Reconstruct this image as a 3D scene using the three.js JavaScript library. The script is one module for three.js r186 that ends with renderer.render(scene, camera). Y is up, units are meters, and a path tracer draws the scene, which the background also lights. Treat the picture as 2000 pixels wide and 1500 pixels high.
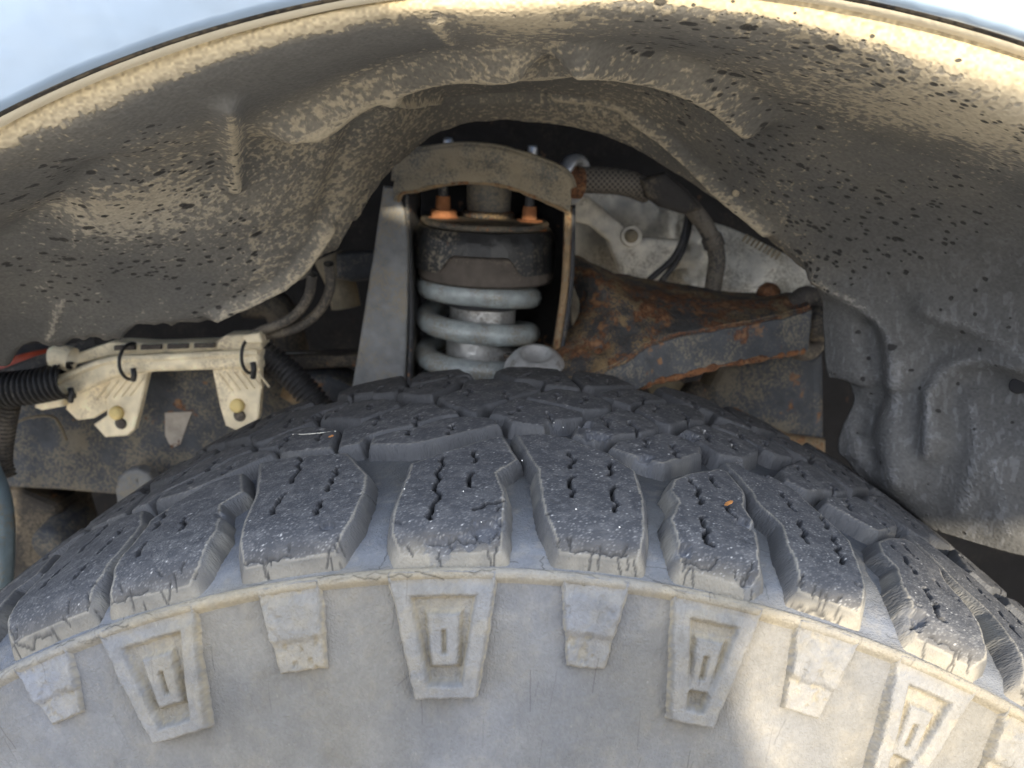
import * as THREE from 'three';
import { mergeGeometries, toCreasedNormals, mergeVertices } from 'three/addons/utils/BufferGeometryUtils.js';
import { MarchingCubes } from 'three/addons/objects/MarchingCubes.js';
import { RoundedBoxGeometry } from 'three/addons/geometries/RoundedBoxGeometry.js';

// ---------------------------------------------------------------- camera, sky, sun, exposure
const scene = new THREE.Scene();
const camera = new THREE.PerspectiveCamera(50.42, 4 / 3, 0.01, 200);
camera.position.set(0.0198, 0.1125, 0.2675);
camera.rotation.order = 'YXZ';
camera.rotation.set(-0.2448, 0.0394, 0);
camera.focus = 0.335; camera.userData.fStop = 13;
camera.updateMatrixWorld(true);
const SUN = new THREE.Vector3(0.20, 0.225, 0.95).normalize();
{ // hazy daylight sky, brighter and warmer towards the low sun
  const W = 256, H = 128, d = new Float32Array(W * H * 4);
  for (let y = 0; y < H; y++) for (let x = 0; x < W; x++) {
    const el = ((y + 0.5) / H - 0.5) * Math.PI, az = ((x + 0.5) / W - 0.5) * 2 * Math.PI, v = [Math.cos(el) * Math.cos(az), Math.sin(el), Math.cos(el) * Math.sin(az)];
    const t = Math.pow(Math.max(0, Math.sin(el)), 0.55), c = Math.max(0, v[0] * SUN.x + v[1] * SUN.y + v[2] * SUN.z), g = 0.5 * Math.pow(c, 6) + 0.25 * Math.pow(c, 2);
    const low = el < 0 ? 0.45 : 1, i = (y * W + x) * 4;
    d[i] = low * ((0.98 * (1 - t) + 0.72 * t) + g * 1.0); d[i + 1] = low * ((1.0 * (1 - t) + 0.91 * t) + g * 0.88); d[i + 2] = low * ((1.0 * (1 - t) + 1.30 * t) + g * 0.68); d[i + 3] = 1;
  }
  const t = new THREE.DataTexture(d, W, H, THREE.RGBAFormat, THREE.FloatType); t.mapping = THREE.EquirectangularReflectionMapping; t.magFilter = t.minFilter = THREE.LinearFilter; t.needsUpdate = true;
  scene.background = t; scene.environment = t; scene.backgroundIntensity = 1; scene.environmentIntensity = 1;
}
const sun = new THREE.DirectionalLight(new THREE.Color(1, 0.88, 0.68), 3.4);
sun.position.copy(SUN).multiplyScalar(6); sun.castShadow = true;
sun.shadow.mapSize.set(4096, 4096); sun.shadow.radius = 2;
Object.assign(sun.shadow.camera, { left: -1.5, right: 1.5, top: 1.5, bottom: -1.5, near: 0.1, far: 20 });
scene.add(sun); scene.add(sun.target);
const renderer = new THREE.WebGLRenderer({ antialias: true });
renderer.toneMapping = THREE.LinearToneMapping;
renderer.toneMappingExposure = 3.35;
renderer.shadowMap.enabled = true;

// ---------------------------------------------------------------- helpers
let seed = 7;
const rnd = () => { seed = (seed * 1664525 + 1013904223) >>> 0; return seed / 4294967296; };
const rr = (a, b) => a + (b - a) * rnd();
const clamp = (x, a = 0, b = 1) => x < a ? a : x > b ? b : x;
const sst = (a, b, x) => { const t = clamp((x - a) / (b - a)); return t * t * (3 - 2 * t); };
const mix = (a, b, t) => a + (b - a) * t;
const mixc = (a, b, t) => [mix(a[0], b[0], t), mix(a[1], b[1], t), mix(a[2], b[2], t)];
function h3(x, y, z) { let n = Math.imul(x, 374761393) + Math.imul(y, 668265263) + Math.imul(z, 1274126177) | 0; n = Math.imul(n ^ (n >>> 13), 1274126177); n ^= n >>> 16; return (n >>> 0) / 4294967296; }
function vn(x, y, z, p = 0) {
  let xi = Math.floor(x), yi = Math.floor(y), zi = Math.floor(z);
  let u = x - xi, v = y - yi, w = z - zi; u = u * u * (3 - 2 * u); v = v * v * (3 - 2 * v); w = w * w * (3 - 2 * w);
  let x1 = xi + 1, y1 = yi + 1;
  if (p) { xi = ((xi % p) + p) % p; x1 = ((x1 % p) + p) % p; yi = ((yi % p) + p) % p; y1 = ((y1 % p) + p) % p; }
  const a = mix(mix(h3(xi, yi, zi), h3(x1, yi, zi), u), mix(h3(xi, y1, zi), h3(x1, y1, zi), u), v);
  if (w === 0) return a;
  const b = mix(mix(h3(xi, yi, zi + 1), h3(x1, yi, zi + 1), u), mix(h3(xi, y1, zi + 1), h3(x1, y1, zi + 1), u), v);
  return mix(a, b, w);
}
function fbm(x, y, z, o = 4, p = 0, g = 0.5) { let s = 0, a = 1, n = 0; for (let i = 0; i < o; i++) { s += a * vn(x, y, z + i * 17, p); n += a; a *= g; x *= 2; y *= 2; p *= 2; } return s / n; }
// a point of the place: where the line of sight through a spot of the 2000 x 1500 survey picture meets the upright plane z
function at(px, py, z) {
  const d = new THREE.Vector3((px - 1000) / 1593, -(py - 750) / 1593, -1).applyEuler(camera.rotation);
  return camera.position.clone().addScaledVector(d, (z - camera.position.z) / d.z);
}
const lin = c => { const s = v => Math.round(255 * clamp(v <= 0.0031308 ? 12.92 * v : 1.055 * Math.pow(v, 1 / 2.4) - 0.055)); return [s(c[0]), s(c[1]), s(c[2])]; };
function colourTex(w, h, fn, repeat = true) {
  const d = new Uint8Array(w * h * 4);
  for (let y = 0; y < h; y++) for (let x = 0; x < w; x++) { const c = lin(fn(x, y)), i = (y * w + x) * 4; d[i] = c[0]; d[i + 1] = c[1]; d[i + 2] = c[2]; d[i + 3] = 255; }
  const t = new THREE.DataTexture(d, w, h); t.colorSpace = THREE.SRGBColorSpace; t.magFilter = t.minFilter = THREE.LinearFilter;
  if (repeat) t.wrapS = t.wrapT = THREE.RepeatWrapping; t.needsUpdate = true; return t;
}
function greyTex(w, h, fn, repeat = true) {
  const d = new Uint8Array(w * h * 4);
  for (let y = 0; y < h; y++) for (let x = 0; x < w; x++) { const c = Math.round(255 * clamp(fn(x, y))), i = (y * w + x) * 4; d[i] = d[i + 1] = d[i + 2] = c; d[i + 3] = 255; }
  const t = new THREE.DataTexture(d, w, h); t.magFilter = t.minFilter = THREE.LinearFilter;
  if (repeat) t.wrapS = t.wrapT = THREE.RepeatWrapping; t.needsUpdate = true; return t;
}
const used = new Map();
function numbered(n) { const k = used.get(n) || 0; used.set(n, k + 1); return k ? n + '_' + String(k).padStart(3, '0') : n; }
function thing(name, label, category, group, kind) {
  const g = new THREE.Group(); g.name = numbered(name); g.userData = { label, category };
  if (group) g.userData.group = group; if (kind) g.userData.kind = kind;
  scene.add(g); return g;
}
function mesh(name, geo, mat, parent, label) {
  const m = new THREE.Mesh(geo, mat); m.castShadow = m.receiveShadow = true;
  m.name = parent === scene ? numbered(name) : name; if (label) m.userData.label = label;
  parent.add(m); return m;
}
// moves a thing's origin to its own base: children keep their place in the world
function settle(g) {
  const b = new THREE.Box3().setFromObject(g), c = b.getCenter(new THREE.Vector3()); c.y = b.min.y;
  for (const ch of g.children) ch.position.sub(c);
  g.position.add(c); return g;
}
// texture coordinates in metres, from the side that each face looks to
function boxUV(geo, s = 1) {
  const g = geo.index ? geo.toNonIndexed() : geo, p = g.attributes.position, uv = new Float32Array(p.count * 2);
  const a = new THREE.Vector3(), b = new THREE.Vector3(), c = new THREE.Vector3();
  for (let i = 0; i < p.count; i += 3) {
    a.fromBufferAttribute(p, i); b.fromBufferAttribute(p, i + 1).sub(a); c.fromBufferAttribute(p, i + 2).sub(a); b.cross(c);
    const x = Math.abs(b.x), y = Math.abs(b.y), z = Math.abs(b.z);
    for (let k = 0; k < 3; k++) {
      const X = p.getX(i + k), Y = p.getY(i + k), Z = p.getZ(i + k);
      const [u, v] = z >= x && z >= y ? [X, Y] : y >= x ? [X, Z] : [Z, Y];
      uv[(i + k) * 2] = u * s; uv[(i + k) * 2 + 1] = v * s;
    }
  }
  g.setAttribute('uv', new THREE.BufferAttribute(uv, 2)); return g;
}
const V3 = (x, y, z) => new THREE.Vector3(x, y, z);
// a plate cut to an outline on the plane z (front face there), with thickness, rounded edges and holes
function plate(out, z, depth, bevel = 0.002, holes = []) {
  const P = out.map(q => at(q[0], q[1], z));
  const s = new THREE.Shape(P.map(p => new THREE.Vector2(p.x, p.y)));
  for (const [hx, hy, hr] of holes) { const c = at(hx, hy, z); const h = new THREE.Path(); h.absarc(c.x, c.y, hr, 0, 6.283, true); s.holes.push(h); }
  const g = new THREE.ExtrudeGeometry(s, { depth: Math.max(1e-4, depth - 2 * bevel), bevelEnabled: true, bevelThickness: bevel, bevelSize: bevel, bevelOffset: -bevel, bevelSegments: 3, curveSegments: 20 });
  g.translate(0, 0, z - depth + bevel); return boxUV(g);
}
function tube(pts, r, opt = {}) {
  const c = new THREE.CatmullRomCurve3(pts, false, 'centripetal'), L = c.getLength();
  const n = opt.pitch ? Math.ceil(L / opt.pitch * 6) : opt.n || 80;
  const g = new THREE.TubeGeometry(c, n, r, opt.rad || 16, false), p = g.attributes.position;
  if (opt.pitch || opt.fn) for (let i = 0; i <= n; i++) {
    const o = c.getPointAt(i / n), k = opt.fn ? opt.fn(i / n) : 1 + 0.09 * Math.sign(Math.cos(i / 6 * 6.283)) ;
    for (let j = 0; j <= (opt.rad || 16); j++) { const id = i * ((opt.rad || 16) + 1) + j; p.setXYZ(id, o.x + (p.getX(id) - o.x) * k, o.y + (p.getY(id) - o.y) * k, o.z + (p.getZ(id) - o.z) * k); }
  }
  g.computeVertexNormals();
  return boxUV(g);
}
// a sheet through a grid of points (columns of rows), smooth, with thickness; f(point, i/nu, j/nv) gives the relief along the normal
function crv(a, b, c, d, t) { return 0.5 * (2 * b + (c - a) * t + (2 * a - 5 * b + 4 * c - d) * t * t + (3 * b - a - 3 * c + d) * t * t * t); }
function spl(P, t) {
  const n = P.length - 1, x = clamp(t) * n, i = Math.min(n - 1, Math.floor(x)), f = x - i;
  const a = P[Math.max(0, i - 1)], b = P[i], c = P[i + 1], d = P[Math.min(n, i + 2)];
  return V3(crv(a.x, b.x, c.x, d.x, f), crv(a.y, b.y, c.y, d.y, f), crv(a.z, b.z, c.z, d.z, f));
}
function sheetGrid(cols, nu, nv) {
  const rows = []; for (const c of cols) { const r = []; for (let j = 0; j <= nv; j++) r.push(spl(c, j / nv)); rows.push(r); }
  const G = []; for (let i = 0; i <= nu; i++) { const line = []; for (let j = 0; j <= nv; j++) line.push(spl(rows.map(r => r[j]), i / nu)); G.push(line); }
  return G;
}
function gridNormals(G) {
  const nu = G.length - 1, nv = G[0].length - 1, N = [];
  for (let i = 0; i <= nu; i++) { const l = []; for (let j = 0; j <= nv; j++) { const a = G[Math.min(nu, i + 1)][j].clone().sub(G[Math.max(0, i - 1)][j]), b = G[i][Math.min(nv, j + 1)].clone().sub(G[i][Math.max(0, j - 1)]); l.push(a.cross(b).normalize()); } N.push(l); }
  return N;
}
function shell(G, thick, uv = (i, j) => [i, j]) {
  const nu = G.length - 1, nv = G[0].length - 1, N = gridNormals(G), W = nv + 1, pos = [], tex = [], idx = [];
  for (const s of [0, 1]) for (let i = 0; i <= nu; i++) for (let j = 0; j <= nv; j++) { const p = G[i][j], n = N[i][j]; pos.push(p.x - n.x * thick * s, p.y - n.y * thick * s, p.z - n.z * thick * s); tex.push(...uv(i, j)); }
  const o = (nu + 1) * W;
  for (let i = 0; i < nu; i++) for (let j = 0; j < nv; j++) { const a = i * W + j, b = a + 1, c = a + W, d = c + 1; idx.push(a, c, b, b, c, d, o + a, o + b, o + c, o + b, o + d, o + c); }
  for (let i = 0; i < nu; i++) for (const j of [0, nv]) { const a = i * W + j, c = a + W; j ? idx.push(a, c, o + a, c, o + c, o + a) : idx.push(a, o + a, c, c, o + a, o + c); }
  for (let j = 0; j < nv; j++) for (const i of [0, nu]) { const a = i * W + j, c = a + 1; i ? idx.push(a, o + a, c, c, o + a, o + c) : idx.push(a, c, o + a, c, o + c, o + a); }
  const g = new THREE.BufferGeometry(); g.setAttribute('position', new THREE.Float32BufferAttribute(pos, 3)); g.setAttribute('uv', new THREE.Float32BufferAttribute(tex, 2)); g.setIndex(idx); g.computeVertexNormals(); return g;
}
const between = (P, Q) => { const v = Q.clone().sub(P); return { mid: P.clone().addScaledVector(v, 0.5), len: v.length(), q: new THREE.Quaternion().setFromUnitVectors(V3(0, 1, 0), v.normalize()) }; };
function turned(prof, at0, dir, seg = 48) {     // a turned part: [radius, height] along dir from at0
  const g = new THREE.LatheGeometry(prof.map(q => new THREE.Vector2(q[0], q[1])), seg);
  g.applyQuaternion(new THREE.Quaternion().setFromUnitVectors(V3(0, 1, 0), dir.clone().normalize())); g.translate(at0.x, at0.y, at0.z); return g;
}
// ---------------------------------------------------------------- materials
const TS = 512;
// painted steel with dirt and rust: base colour, rust share, dirt share
function steelTex(base, rust, dirt, sd, dirtc = [0.22, 0.19, 0.14]) {
  return colourTex(TS, TS, (x, y) => {
    const u = x / TS, v = y / TS;
    const a = fbm(u * 8, v * 8, sd, 5, 8), b = fbm(u * 5, v * 5, sd + 40, 4, 5), c = vn(u * 160, v * 160, sd + 3, 160), e = fbm(u * 24, v * 24, sd + 90, 3, 24);
    let k = 0.7 + 0.6 * e; let col = [base[0] * k, base[1] * k, base[2] * k];
    col = mixc(col, dirtc, sst(1 - dirt - 0.12, 1 - dirt + 0.14, a * 0.65 + c * 0.35) * 0.8);
    const r = sst(1 - rust - 0.03, 1 - rust + 0.06, b * 0.45 + e * 0.35 + fbm(u * 64, v * 64, sd + 7, 2, 64) * 0.2);
    const rc = mixc(mixc([0.21, 0.092, 0.04], [0.085, 0.04, 0.024], sst(0.35, 0.6, c)), [0.30, 0.17, 0.085], sst(0.6, 0.8, e) * 0.7);
    return mixc(col, rc, r);
  });
}
const bumpTex = greyTex(TS, TS, (x, y) => { const u = x / TS, v = y / TS; return fbm(u * 16, v * 16, 3, 5, 16, 0.62); });
const pitTex = greyTex(TS, TS, (x, y) => { const u = x / TS, v = y / TS; return 0.6 * vn(u * 128, v * 128, 5, 128) + 0.4 * vn(u * 256, v * 256, 9, 256); });
const rep = (t, n) => { const c = t.clone(); c.repeat.set(n, n); c.needsUpdate = true; return c; };
const M = {};
function mat(name, o) { M[name] = new THREE.MeshStandardMaterial(o); M[name].name = name; return M[name]; }
const steel = (name, base, rust, dirt, sd, scale, o = {}, dirtc) => mat(name, { map: rep(steelTex(base, rust, dirt, sd, dirtc), scale), bumpMap: rep(bumpTex, scale), bumpScale: 0.0012, roughness: 0.62, metalness: 0.1, ...o });
steel('black_steel', [0.035, 0.037, 0.042], 0.36, 0.36, 11, 6);
steel('dusty_steel', [0.11, 0.108, 0.102], 0.26, 0.55, 21, 5, { roughness: 0.75 });
steel('arch_steel', [0.13, 0.122, 0.105], 0.27, 0.6, 25, 7, { roughness: 0.8 }, [0.30, 0.25, 0.17]);
steel('flange_steel', [0.165, 0.172, 0.178], 0.24, 0.42, 27, 6, { roughness: 0.65 });
steel('rail_steel', [0.065, 0.072, 0.085], 0.34, 0.46, 31, 5, { roughness: 0.7 });
steel('arm_rust', [0.06, 0.06, 0.062], 0.47, 0.45, 41, 8, { roughness: 0.8, bumpScale: 0.002 }, [0.30, 0.205, 0.10]);
steel('arm_paint', [0.065, 0.07, 0.078], 0.37, 0.46, 51, 6, { roughness: 0.6 });
steel('rust', [0.26, 0.115, 0.05], 0.6, 0.25, 61, 9, { roughness: 0.92 });
steel('edge_rust', [0.26, 0.18, 0.1], 0.45, 0.4, 71, 9, { roughness: 0.9 });
steel('spring_paint', [0.30, 0.335, 0.345], 0.22, 0.4, 81, 9, { roughness: 0.42, bumpScale: 0.0004 }, [0.22, 0.2, 0.16]);
steel('zinc', [0.62, 0.63, 0.64], 0.25, 0.3, 91, 8, { roughness: 0.34, metalness: 0.6, bumpScale: 0.0004 }, [0.3, 0.28, 0.24]);
steel('dull_alloy', [0.8, 0.75, 0.64], 0.24, 0.38, 101, 6, { roughness: 0.6, metalness: 0.0, bumpScale: 0.001 }, [0.36, 0.31, 0.22]);
steel('damper_alloy', [0.55, 0.55, 0.54], 0.33, 0.4, 111, 7, { roughness: 0.4, metalness: 0.6 }, [0.2, 0.17, 0.13]);
steel('isolator', [0.085, 0.072, 0.062], 0.2, 0.35, 121, 6, { roughness: 0.9, metalness: 0 });
steel('nylon', [0.88, 0.76, 0.53], 0.22, 0.33, 131, 5, { roughness: 0.55, metalness: 0, bumpScale: 0.0004 }, [0.52, 0.42, 0.28]);
steel('pin_nylon', [0.75, 0.58, 0.24], 0.2, 0.3, 141, 5, { roughness: 0.6, metalness: 0, bumpScale: 0.0003 }, [0.5, 0.4, 0.2]);
steel('loom', [0.018, 0.018, 0.02], 0.2, 0.38, 151, 6, { roughness: 0.5, metalness: 0, bumpScale: 0.0004 }, [0.10, 0.09, 0.075]);
steel('grey_loom', [0.06, 0.055, 0.05], 0.2, 0.5, 161, 6, { roughness: 0.75, metalness: 0, bumpScale: 0.0005 }, [0.2, 0.17, 0.13]);
steel('red_wire', [0.42, 0.07, 0.03], 0.2, 0.3, 171, 6, { roughness: 0.5, metalness: 0 });
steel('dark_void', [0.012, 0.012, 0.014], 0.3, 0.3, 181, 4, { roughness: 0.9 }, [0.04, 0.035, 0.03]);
steel('brown_steel', [0.045, 0.04, 0.036], 0.3, 0.45, 191, 5, { roughness: 0.8 }, [0.16, 0.13, 0.09]);
steel('tan_dirt', [0.3, 0.25, 0.17], 0.3, 0.5, 201, 6, { roughness: 0.95, metalness: 0 });
steel('grey_primer', [0.42, 0.38, 0.33], 0.42, 0.3, 211, 7, { roughness: 0.8 });
steel('blue_grey', [0.16, 0.22, 0.26], 0.2, 0.35, 221, 5, { roughness: 0.5 });
mat('chip', { color: new THREE.Color().setRGB(0.62, 0.26, 0.07), roughness: 0.8, bumpMap: rep(bumpTex, 40), bumpScale: 0.0005 });
mat('straw', { color: new THREE.Color().setRGB(0.6, 0.58, 0.5), roughness: 0.7 });
mat('grit', { color: new THREE.Color().setRGB(0.8, 0.78, 0.72), roughness: 0.8 });
M.paint = new THREE.MeshPhysicalMaterial({ color: new THREE.Color().setRGB(0.36, 0.47, 0.62), roughness: 0.3, metalness: 0.2, clearcoat: 1, clearcoatRoughness: 0.08, bumpMap: rep(bumpTex, 1.3), bumpScale: 0.004 });
const rubberO = { vertexColors: true, roughness: 0.78, metalness: 0, bumpMap: rep(pitTex, 14), bumpScale: 0.00035 };
mat('tread_rubber', rubberO);
// ---------------------------------------------------------------- ground and body
{
  const t = colourTex(512, 512, (x, y) => { const u = x / 512, v = y / 512, a = fbm(u * 8, v * 8, 301, 5, 8), b = vn(u * 200, v * 200, 302, 200); return mixc([0.5, 0.43, 0.33], [0.72, 0.63, 0.49], a * 0.6 + b * 0.4); }); t.repeat.set(40, 40);
  const g = new THREE.PlaneGeometry(60, 60); g.rotateX(-Math.PI / 2); g.translate(0, -0.805, 0);
  const m = mesh('ground', g, mat('ground_dirt', { map: t, roughness: 0.95 }), scene, 'pale dry dirt ground under the wheel'); m.userData.kind = 'structure'; m.userData.category = 'ground';
}
const ARC = [0.03, -0.305], LIP = 0.48;
const arcP = (deg, r, z) => V3(ARC[0] + r * Math.sin(deg * Math.PI / 180), ARC[1] + r * Math.cos(deg * Math.PI / 180), z);
{
  const f = thing('fender', 'pale silver blue painted fender curving over the top of the wheel opening', 'fender');
  const ring = (name, prof, m, label) => { // a strip swept round the opening
    const n = 160, pos = [], idx = [], W = prof.length; for (let i = 0; i <= n; i++) { const a = -88 + 176 * i / n; for (const [r, z] of prof) { const p = arcP(a, r, z); pos.push(p.x, p.y, p.z); } }
    for (let i = 0; i < n; i++) for (let j = 0; j + 1 < W; j++) { const a = i * W + j; idx.push(a, a + 1, a + W, a + 1, a + W + 1, a + W); }
    const g = new THREE.BufferGeometry(); g.setAttribute('position', new THREE.Float32BufferAttribute(pos, 3)); g.setIndex(idx); g.computeVertexNormals(); return mesh(name, boxUV(mergeVertices(g)), m, f, label); };
  const panel = []; for (let k = 0; k <= 24; k++) { const r = 0.4835 + k * 0.0125, d = r - 0.4835; panel.push([r, -0.012 + 0.016 * sst(0, 0.02, d) + 0.05 * sst(0, 0.16, d) - 0.10 * sst(0.12, 0.32, d)]); }
  ring('panel', [[0.4815, -0.0165], [0.4822, -0.0135], ...panel], M.paint);
  ring('wheel_lip', [[0.4800, -0.034], [0.4795, -0.024], [0.4793, -0.0215], [0.4797, -0.0195], [0.4806, -0.0185]], mat('lip_dust', { color: new THREE.Color().setRGB(0.48, 0.43, 0.33), roughness: 0.85, bumpMap: rep(bumpTex, 8), bumpScale: 0.0008 }), 'dusty beige folded lip');
  ring('seam', [[0.4806, -0.0205], [0.4811, -0.0190], [0.4818, -0.0185], [0.482, -0.0165]], M.brown_steel, 'dark brown seam');
}
{
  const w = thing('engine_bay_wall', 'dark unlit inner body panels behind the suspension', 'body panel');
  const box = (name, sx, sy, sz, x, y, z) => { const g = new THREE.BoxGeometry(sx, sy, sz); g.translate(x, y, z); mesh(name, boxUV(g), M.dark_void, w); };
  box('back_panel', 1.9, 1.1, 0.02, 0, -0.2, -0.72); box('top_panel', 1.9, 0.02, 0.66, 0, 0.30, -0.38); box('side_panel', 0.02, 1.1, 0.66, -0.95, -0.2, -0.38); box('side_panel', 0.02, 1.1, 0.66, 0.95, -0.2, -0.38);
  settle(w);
}
// ---------------------------------------------------------------- wheel arch liner
{
  const t = thing('wheel_arch_liner', 'dirty dark plastic wheel arch liner caked with tan dust and black drips', 'wheel arch liner');
  const lipD = [-50, -36, -24.6, -20, -16, -12, -8.6, -4.4, -1.4, 2.4, 7.2, 12.1, 17.3, 24, 31, 38, 45, 53];
  const R = [ // second to last row of each column: survey spot and depth
    [[-640, 640, -.037], [-600, 760, -.12], [-560, 880, -.16], [-540, 980, -.18]], [[-350, 500, -.037], [-350, 640, -.12], [-340, 760, -.165], [-330, 860, -.19]],
    [[0, 325, -.037], [0, 450, -.115], [0, 590, -.17], [0, 712, -.2]], [[185, 250, -.037], [205, 400, -.115], [212, 545, -.175], [215, 664, -.21]], [[370, 172, -.037], [400, 330, -.12], [430, 490, -.18], [470, 622, -.225]],
    [[555, 102, -.037], [590, 240, -.125], [612, 375, -.19], [655, 500, -.24]], [[722, 58, -.037], [738, 170, -.135], [752, 270, -.21], [772, 345, -.265]], [[873, 45, -.037], [878, 128, -.14], [884, 195, -.225], [893, 262, -.285]],
    [[1050, 45, -.037], [1056, 120, -.14], [1060, 190, -.225], [1063, 258, -.285]], [[1248, 45, -.037], [1238, 125, -.14], [1226, 215, -.22], [1216, 300, -.28]], [[1490, 82, -.037], [1450, 190, -.135], [1395, 300, -.205], [1330, 372, -.27]],
    [[1745, 150, -.037], [1690, 262, -.125], [1605, 385, -.19], [1505, 492, -.25]], [[2010, 250, -.037], [1930, 370, -.125], [1790, 475, -.185], [1590, 560, -.24]], [[2250, 380, -.037], [2110, 500, -.125], [1890, 590, -.18], [1602, 640, -.235]],
    [[2400, 520, -.037], [2220, 640, -.12], [1960, 700, -.17], [1612, 735, -.228]], [[2500, 680, -.037], [2260, 770, -.115], [1980, 800, -.16], [1662, 770, -.22]], [[2540, 860, -.037], [2280, 910, -.11], [2010, 910, -.145], [1632, 888, -.21]], [[2560, 1130, -.037], [2300, 1120, -.105], [2040, 1095, -.135], [1772, 1018, -.185]]];
  const cols = R.map((r, i) => [arcP(lipD[i], 0.4798, -.024), ...r.map(q => at(...q))]);
  const NU = 520, NV = 170, G = sheetGrid(cols, NU, NV), N = gridNormals(G);
  const proj = new Float32Array((NU + 1) * (NV + 1) * 2); const q = new THREE.Vector3();
  for (let i = 0; i <= NU; i++) for (let j = 0; j <= NV; j++) { q.copy(G[i][j]).project(camera); proj[(i * (NV + 1) + j) * 2] = (q.x + 1) * 1000; proj[(i * (NV + 1) + j) * 2 + 1] = (1 - q.y) * 750; }
  const near = (px, py) => { let b = 1e12, k = 0; for (let m = 0; m < proj.length; m += 2) { const d = (proj[m] - px) ** 2 + (proj[m + 1] - py) ** 2; if (d < b) { b = d; k = m / 2; } } return G[Math.floor(k / (NV + 1))][k % (NV + 1)].clone(); };
  // creases, ribs and steps pressed into the plastic: spots along each, half width (m), height (m)
  const RIB = [
    [[[440, 190], [448, 225], [452, 300], [455, 360]], .005, .004], [[[560, 235], [640, 195], [760, 140], [870, 105], [1000, 92]], .010, .009], [[[600, 225], [680, 190], [770, 150]], .006, .003],
    [[[1135, 85], [1260, 105], [1380, 150], [1475, 218]], .009, .010], [[[760, 155], [770, 190], [850, 192]], .003, .004], [[[745, 148], [860, 152]], .004, .003],
    [[[1085, 200], [1190, 215], [1300, 270], [1420, 385], [1500, 450]], .004, .005], [[[640, 445], [560, 545], [420, 615]], .004, .005], [[[700, 250], [640, 420]], .010, -.004], [[[850, 40], [880, 80]], .003, .001], [[[1000, 106], [1070, 110], [1140, 104]], .013, .007],
    [[[800, 215], [900, 205], [1060, 202], [1200, 222]], .008, -.004], [[[1595, 545], [1700, 600], [1750, 660], [1752, 740]], .008, .006], [[[1700, 640], [1720, 760], [1690, 830]], .006, -.005], [[[1840, 860], [1826, 790], [1848, 728], [1910, 700], [2010, 716]], .007, .005], [[[1755, 930], [1764, 800], [1772, 700]], .011, .004], [[[1880, 990], [1912, 880], [1898, 790]], .008, .0022], [[[1700, 900], [1690, 800]], .006, -.004], [[[1975, 1030], [1948, 900]], .012, .0025], [[[1830, 760], [1820, 880]], .005, .004],
    [[[1830, 600], [1950, 645], [2010, 690]], .012, .006], [[[0, 480], [100, 420], [200, 330]], .012, -.004], [[[100, 660], [115, 590]], .002, .0015]];
  const ribs = RIB.map(([p, w, h]) => { const c = new THREE.CatmullRomCurve3(p.map(s => near(...s))); return [c.getPoints(24), w, h]; });
  let line = 0; const relief = p => { let r = 0; line = 0; for (const [pts, w, h] of ribs) { let d = 1e9; for (let i = 0; i + 1 < pts.length; i++) { const a = pts[i], b = pts[i + 1], ex = b.x - a.x, ey = b.y - a.y, ez = b.z - a.z, L = ex * ex + ey * ey + ez * ez || 1e-9, tt = clamp(((p.x - a.x) * ex + (p.y - a.y) * ey + (p.z - a.z) * ez) / L); const dx = p.x - a.x - ex * tt, dy = p.y - a.y - ey * tt, dz = p.z - a.z - ez * tt; d = Math.min(d, dx * dx + dy * dy + dz * dz); } d = Math.sqrt(d); if (d < w * 2.5) r += h * Math.exp(-d * d / (w * w)); if (h > 0 && d < 0.012) line = Math.max(line, Math.exp(-d * d / 8e-6)); } return r; };
  // normals must look into the arch (down and outwards)
  const flip = N[NU / 2][NV / 2].y > 0 ? -1 : 1;
  const rel = new Float32Array((NU + 1) * (NV + 1));
  for (let i = 0; i <= NU; i++) for (let j = 0; j <= NV; j++) {
    const p = G[i][j], s = j / NV, big = fbm(p.x * 9, p.y * 9 + p.z * 9, 401, 3) - 0.5, fine = fbm(p.x * 60, p.y * 60, p.z * 60, 3) - 0.5;
    const rl = relief(p) * 1.35; rel[i * (NV + 1) + j] = line; let d = rl + (big * 0.008 + fine * 0.0014) * sst(0, 0.1, s);
    p.addScaledVector(N[i][j], d * flip);
    if (s > 0.9) { const k = sst(0.9, 1, s), tear = (fbm(i * 0.16, 3, 405, 4) - 0.5) * (i / NU < 0.36 ? 0.016 : 0.004); p.y += tear * k; p.addScaledVector(N[i][j], -0.006 * k * k * flip); }
  }
  const TW = 2048, TH = 1024, drips = [];
  const where = (tx, s) => { const x = clamp(tx) * NU, y = clamp(s) * NV, i = Math.min(NU - 1, x | 0), j = Math.min(NV - 1, y | 0), f = x - i, g = y - j, a = G[i][j], c = G[i + 1][j], d = G[i][j + 1], e = G[i + 1][j + 1], m = k => mix(mix(a[k], c[k], f), mix(d[k], e[k], f), g); return [m('x'), m('y'), m('z')]; };
  for (let n = 0; n < 4200; n++) { const u = rnd(), v = rr(0.05, 0.97), p = where(u, v), dens = fbm(p[0] * 11, p[1] * 11, p[2] * 11, 3) + 0.08 * sst(0.55, 0.7, u); if (dens < 0.585 - 0.06 * sst(0.5, 0.6, u) || (u > 0.72 && v > 0.3 && n % 8) || (v < 0.22 && n % 7)) continue; const s = (v < 0.22 ? 0.6 : 1) * rr(0.0005, 0.0014) * (rnd() < 0.08 ? 1.9 : 1); drips.push([...p, s, rr(0.5, 1)]); }
  const cell = 0.01, grid = new Map(), key = (a, b, c) => ((a + 500) * 1000 + b + 500) * 1000 + c + 500;
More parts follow.
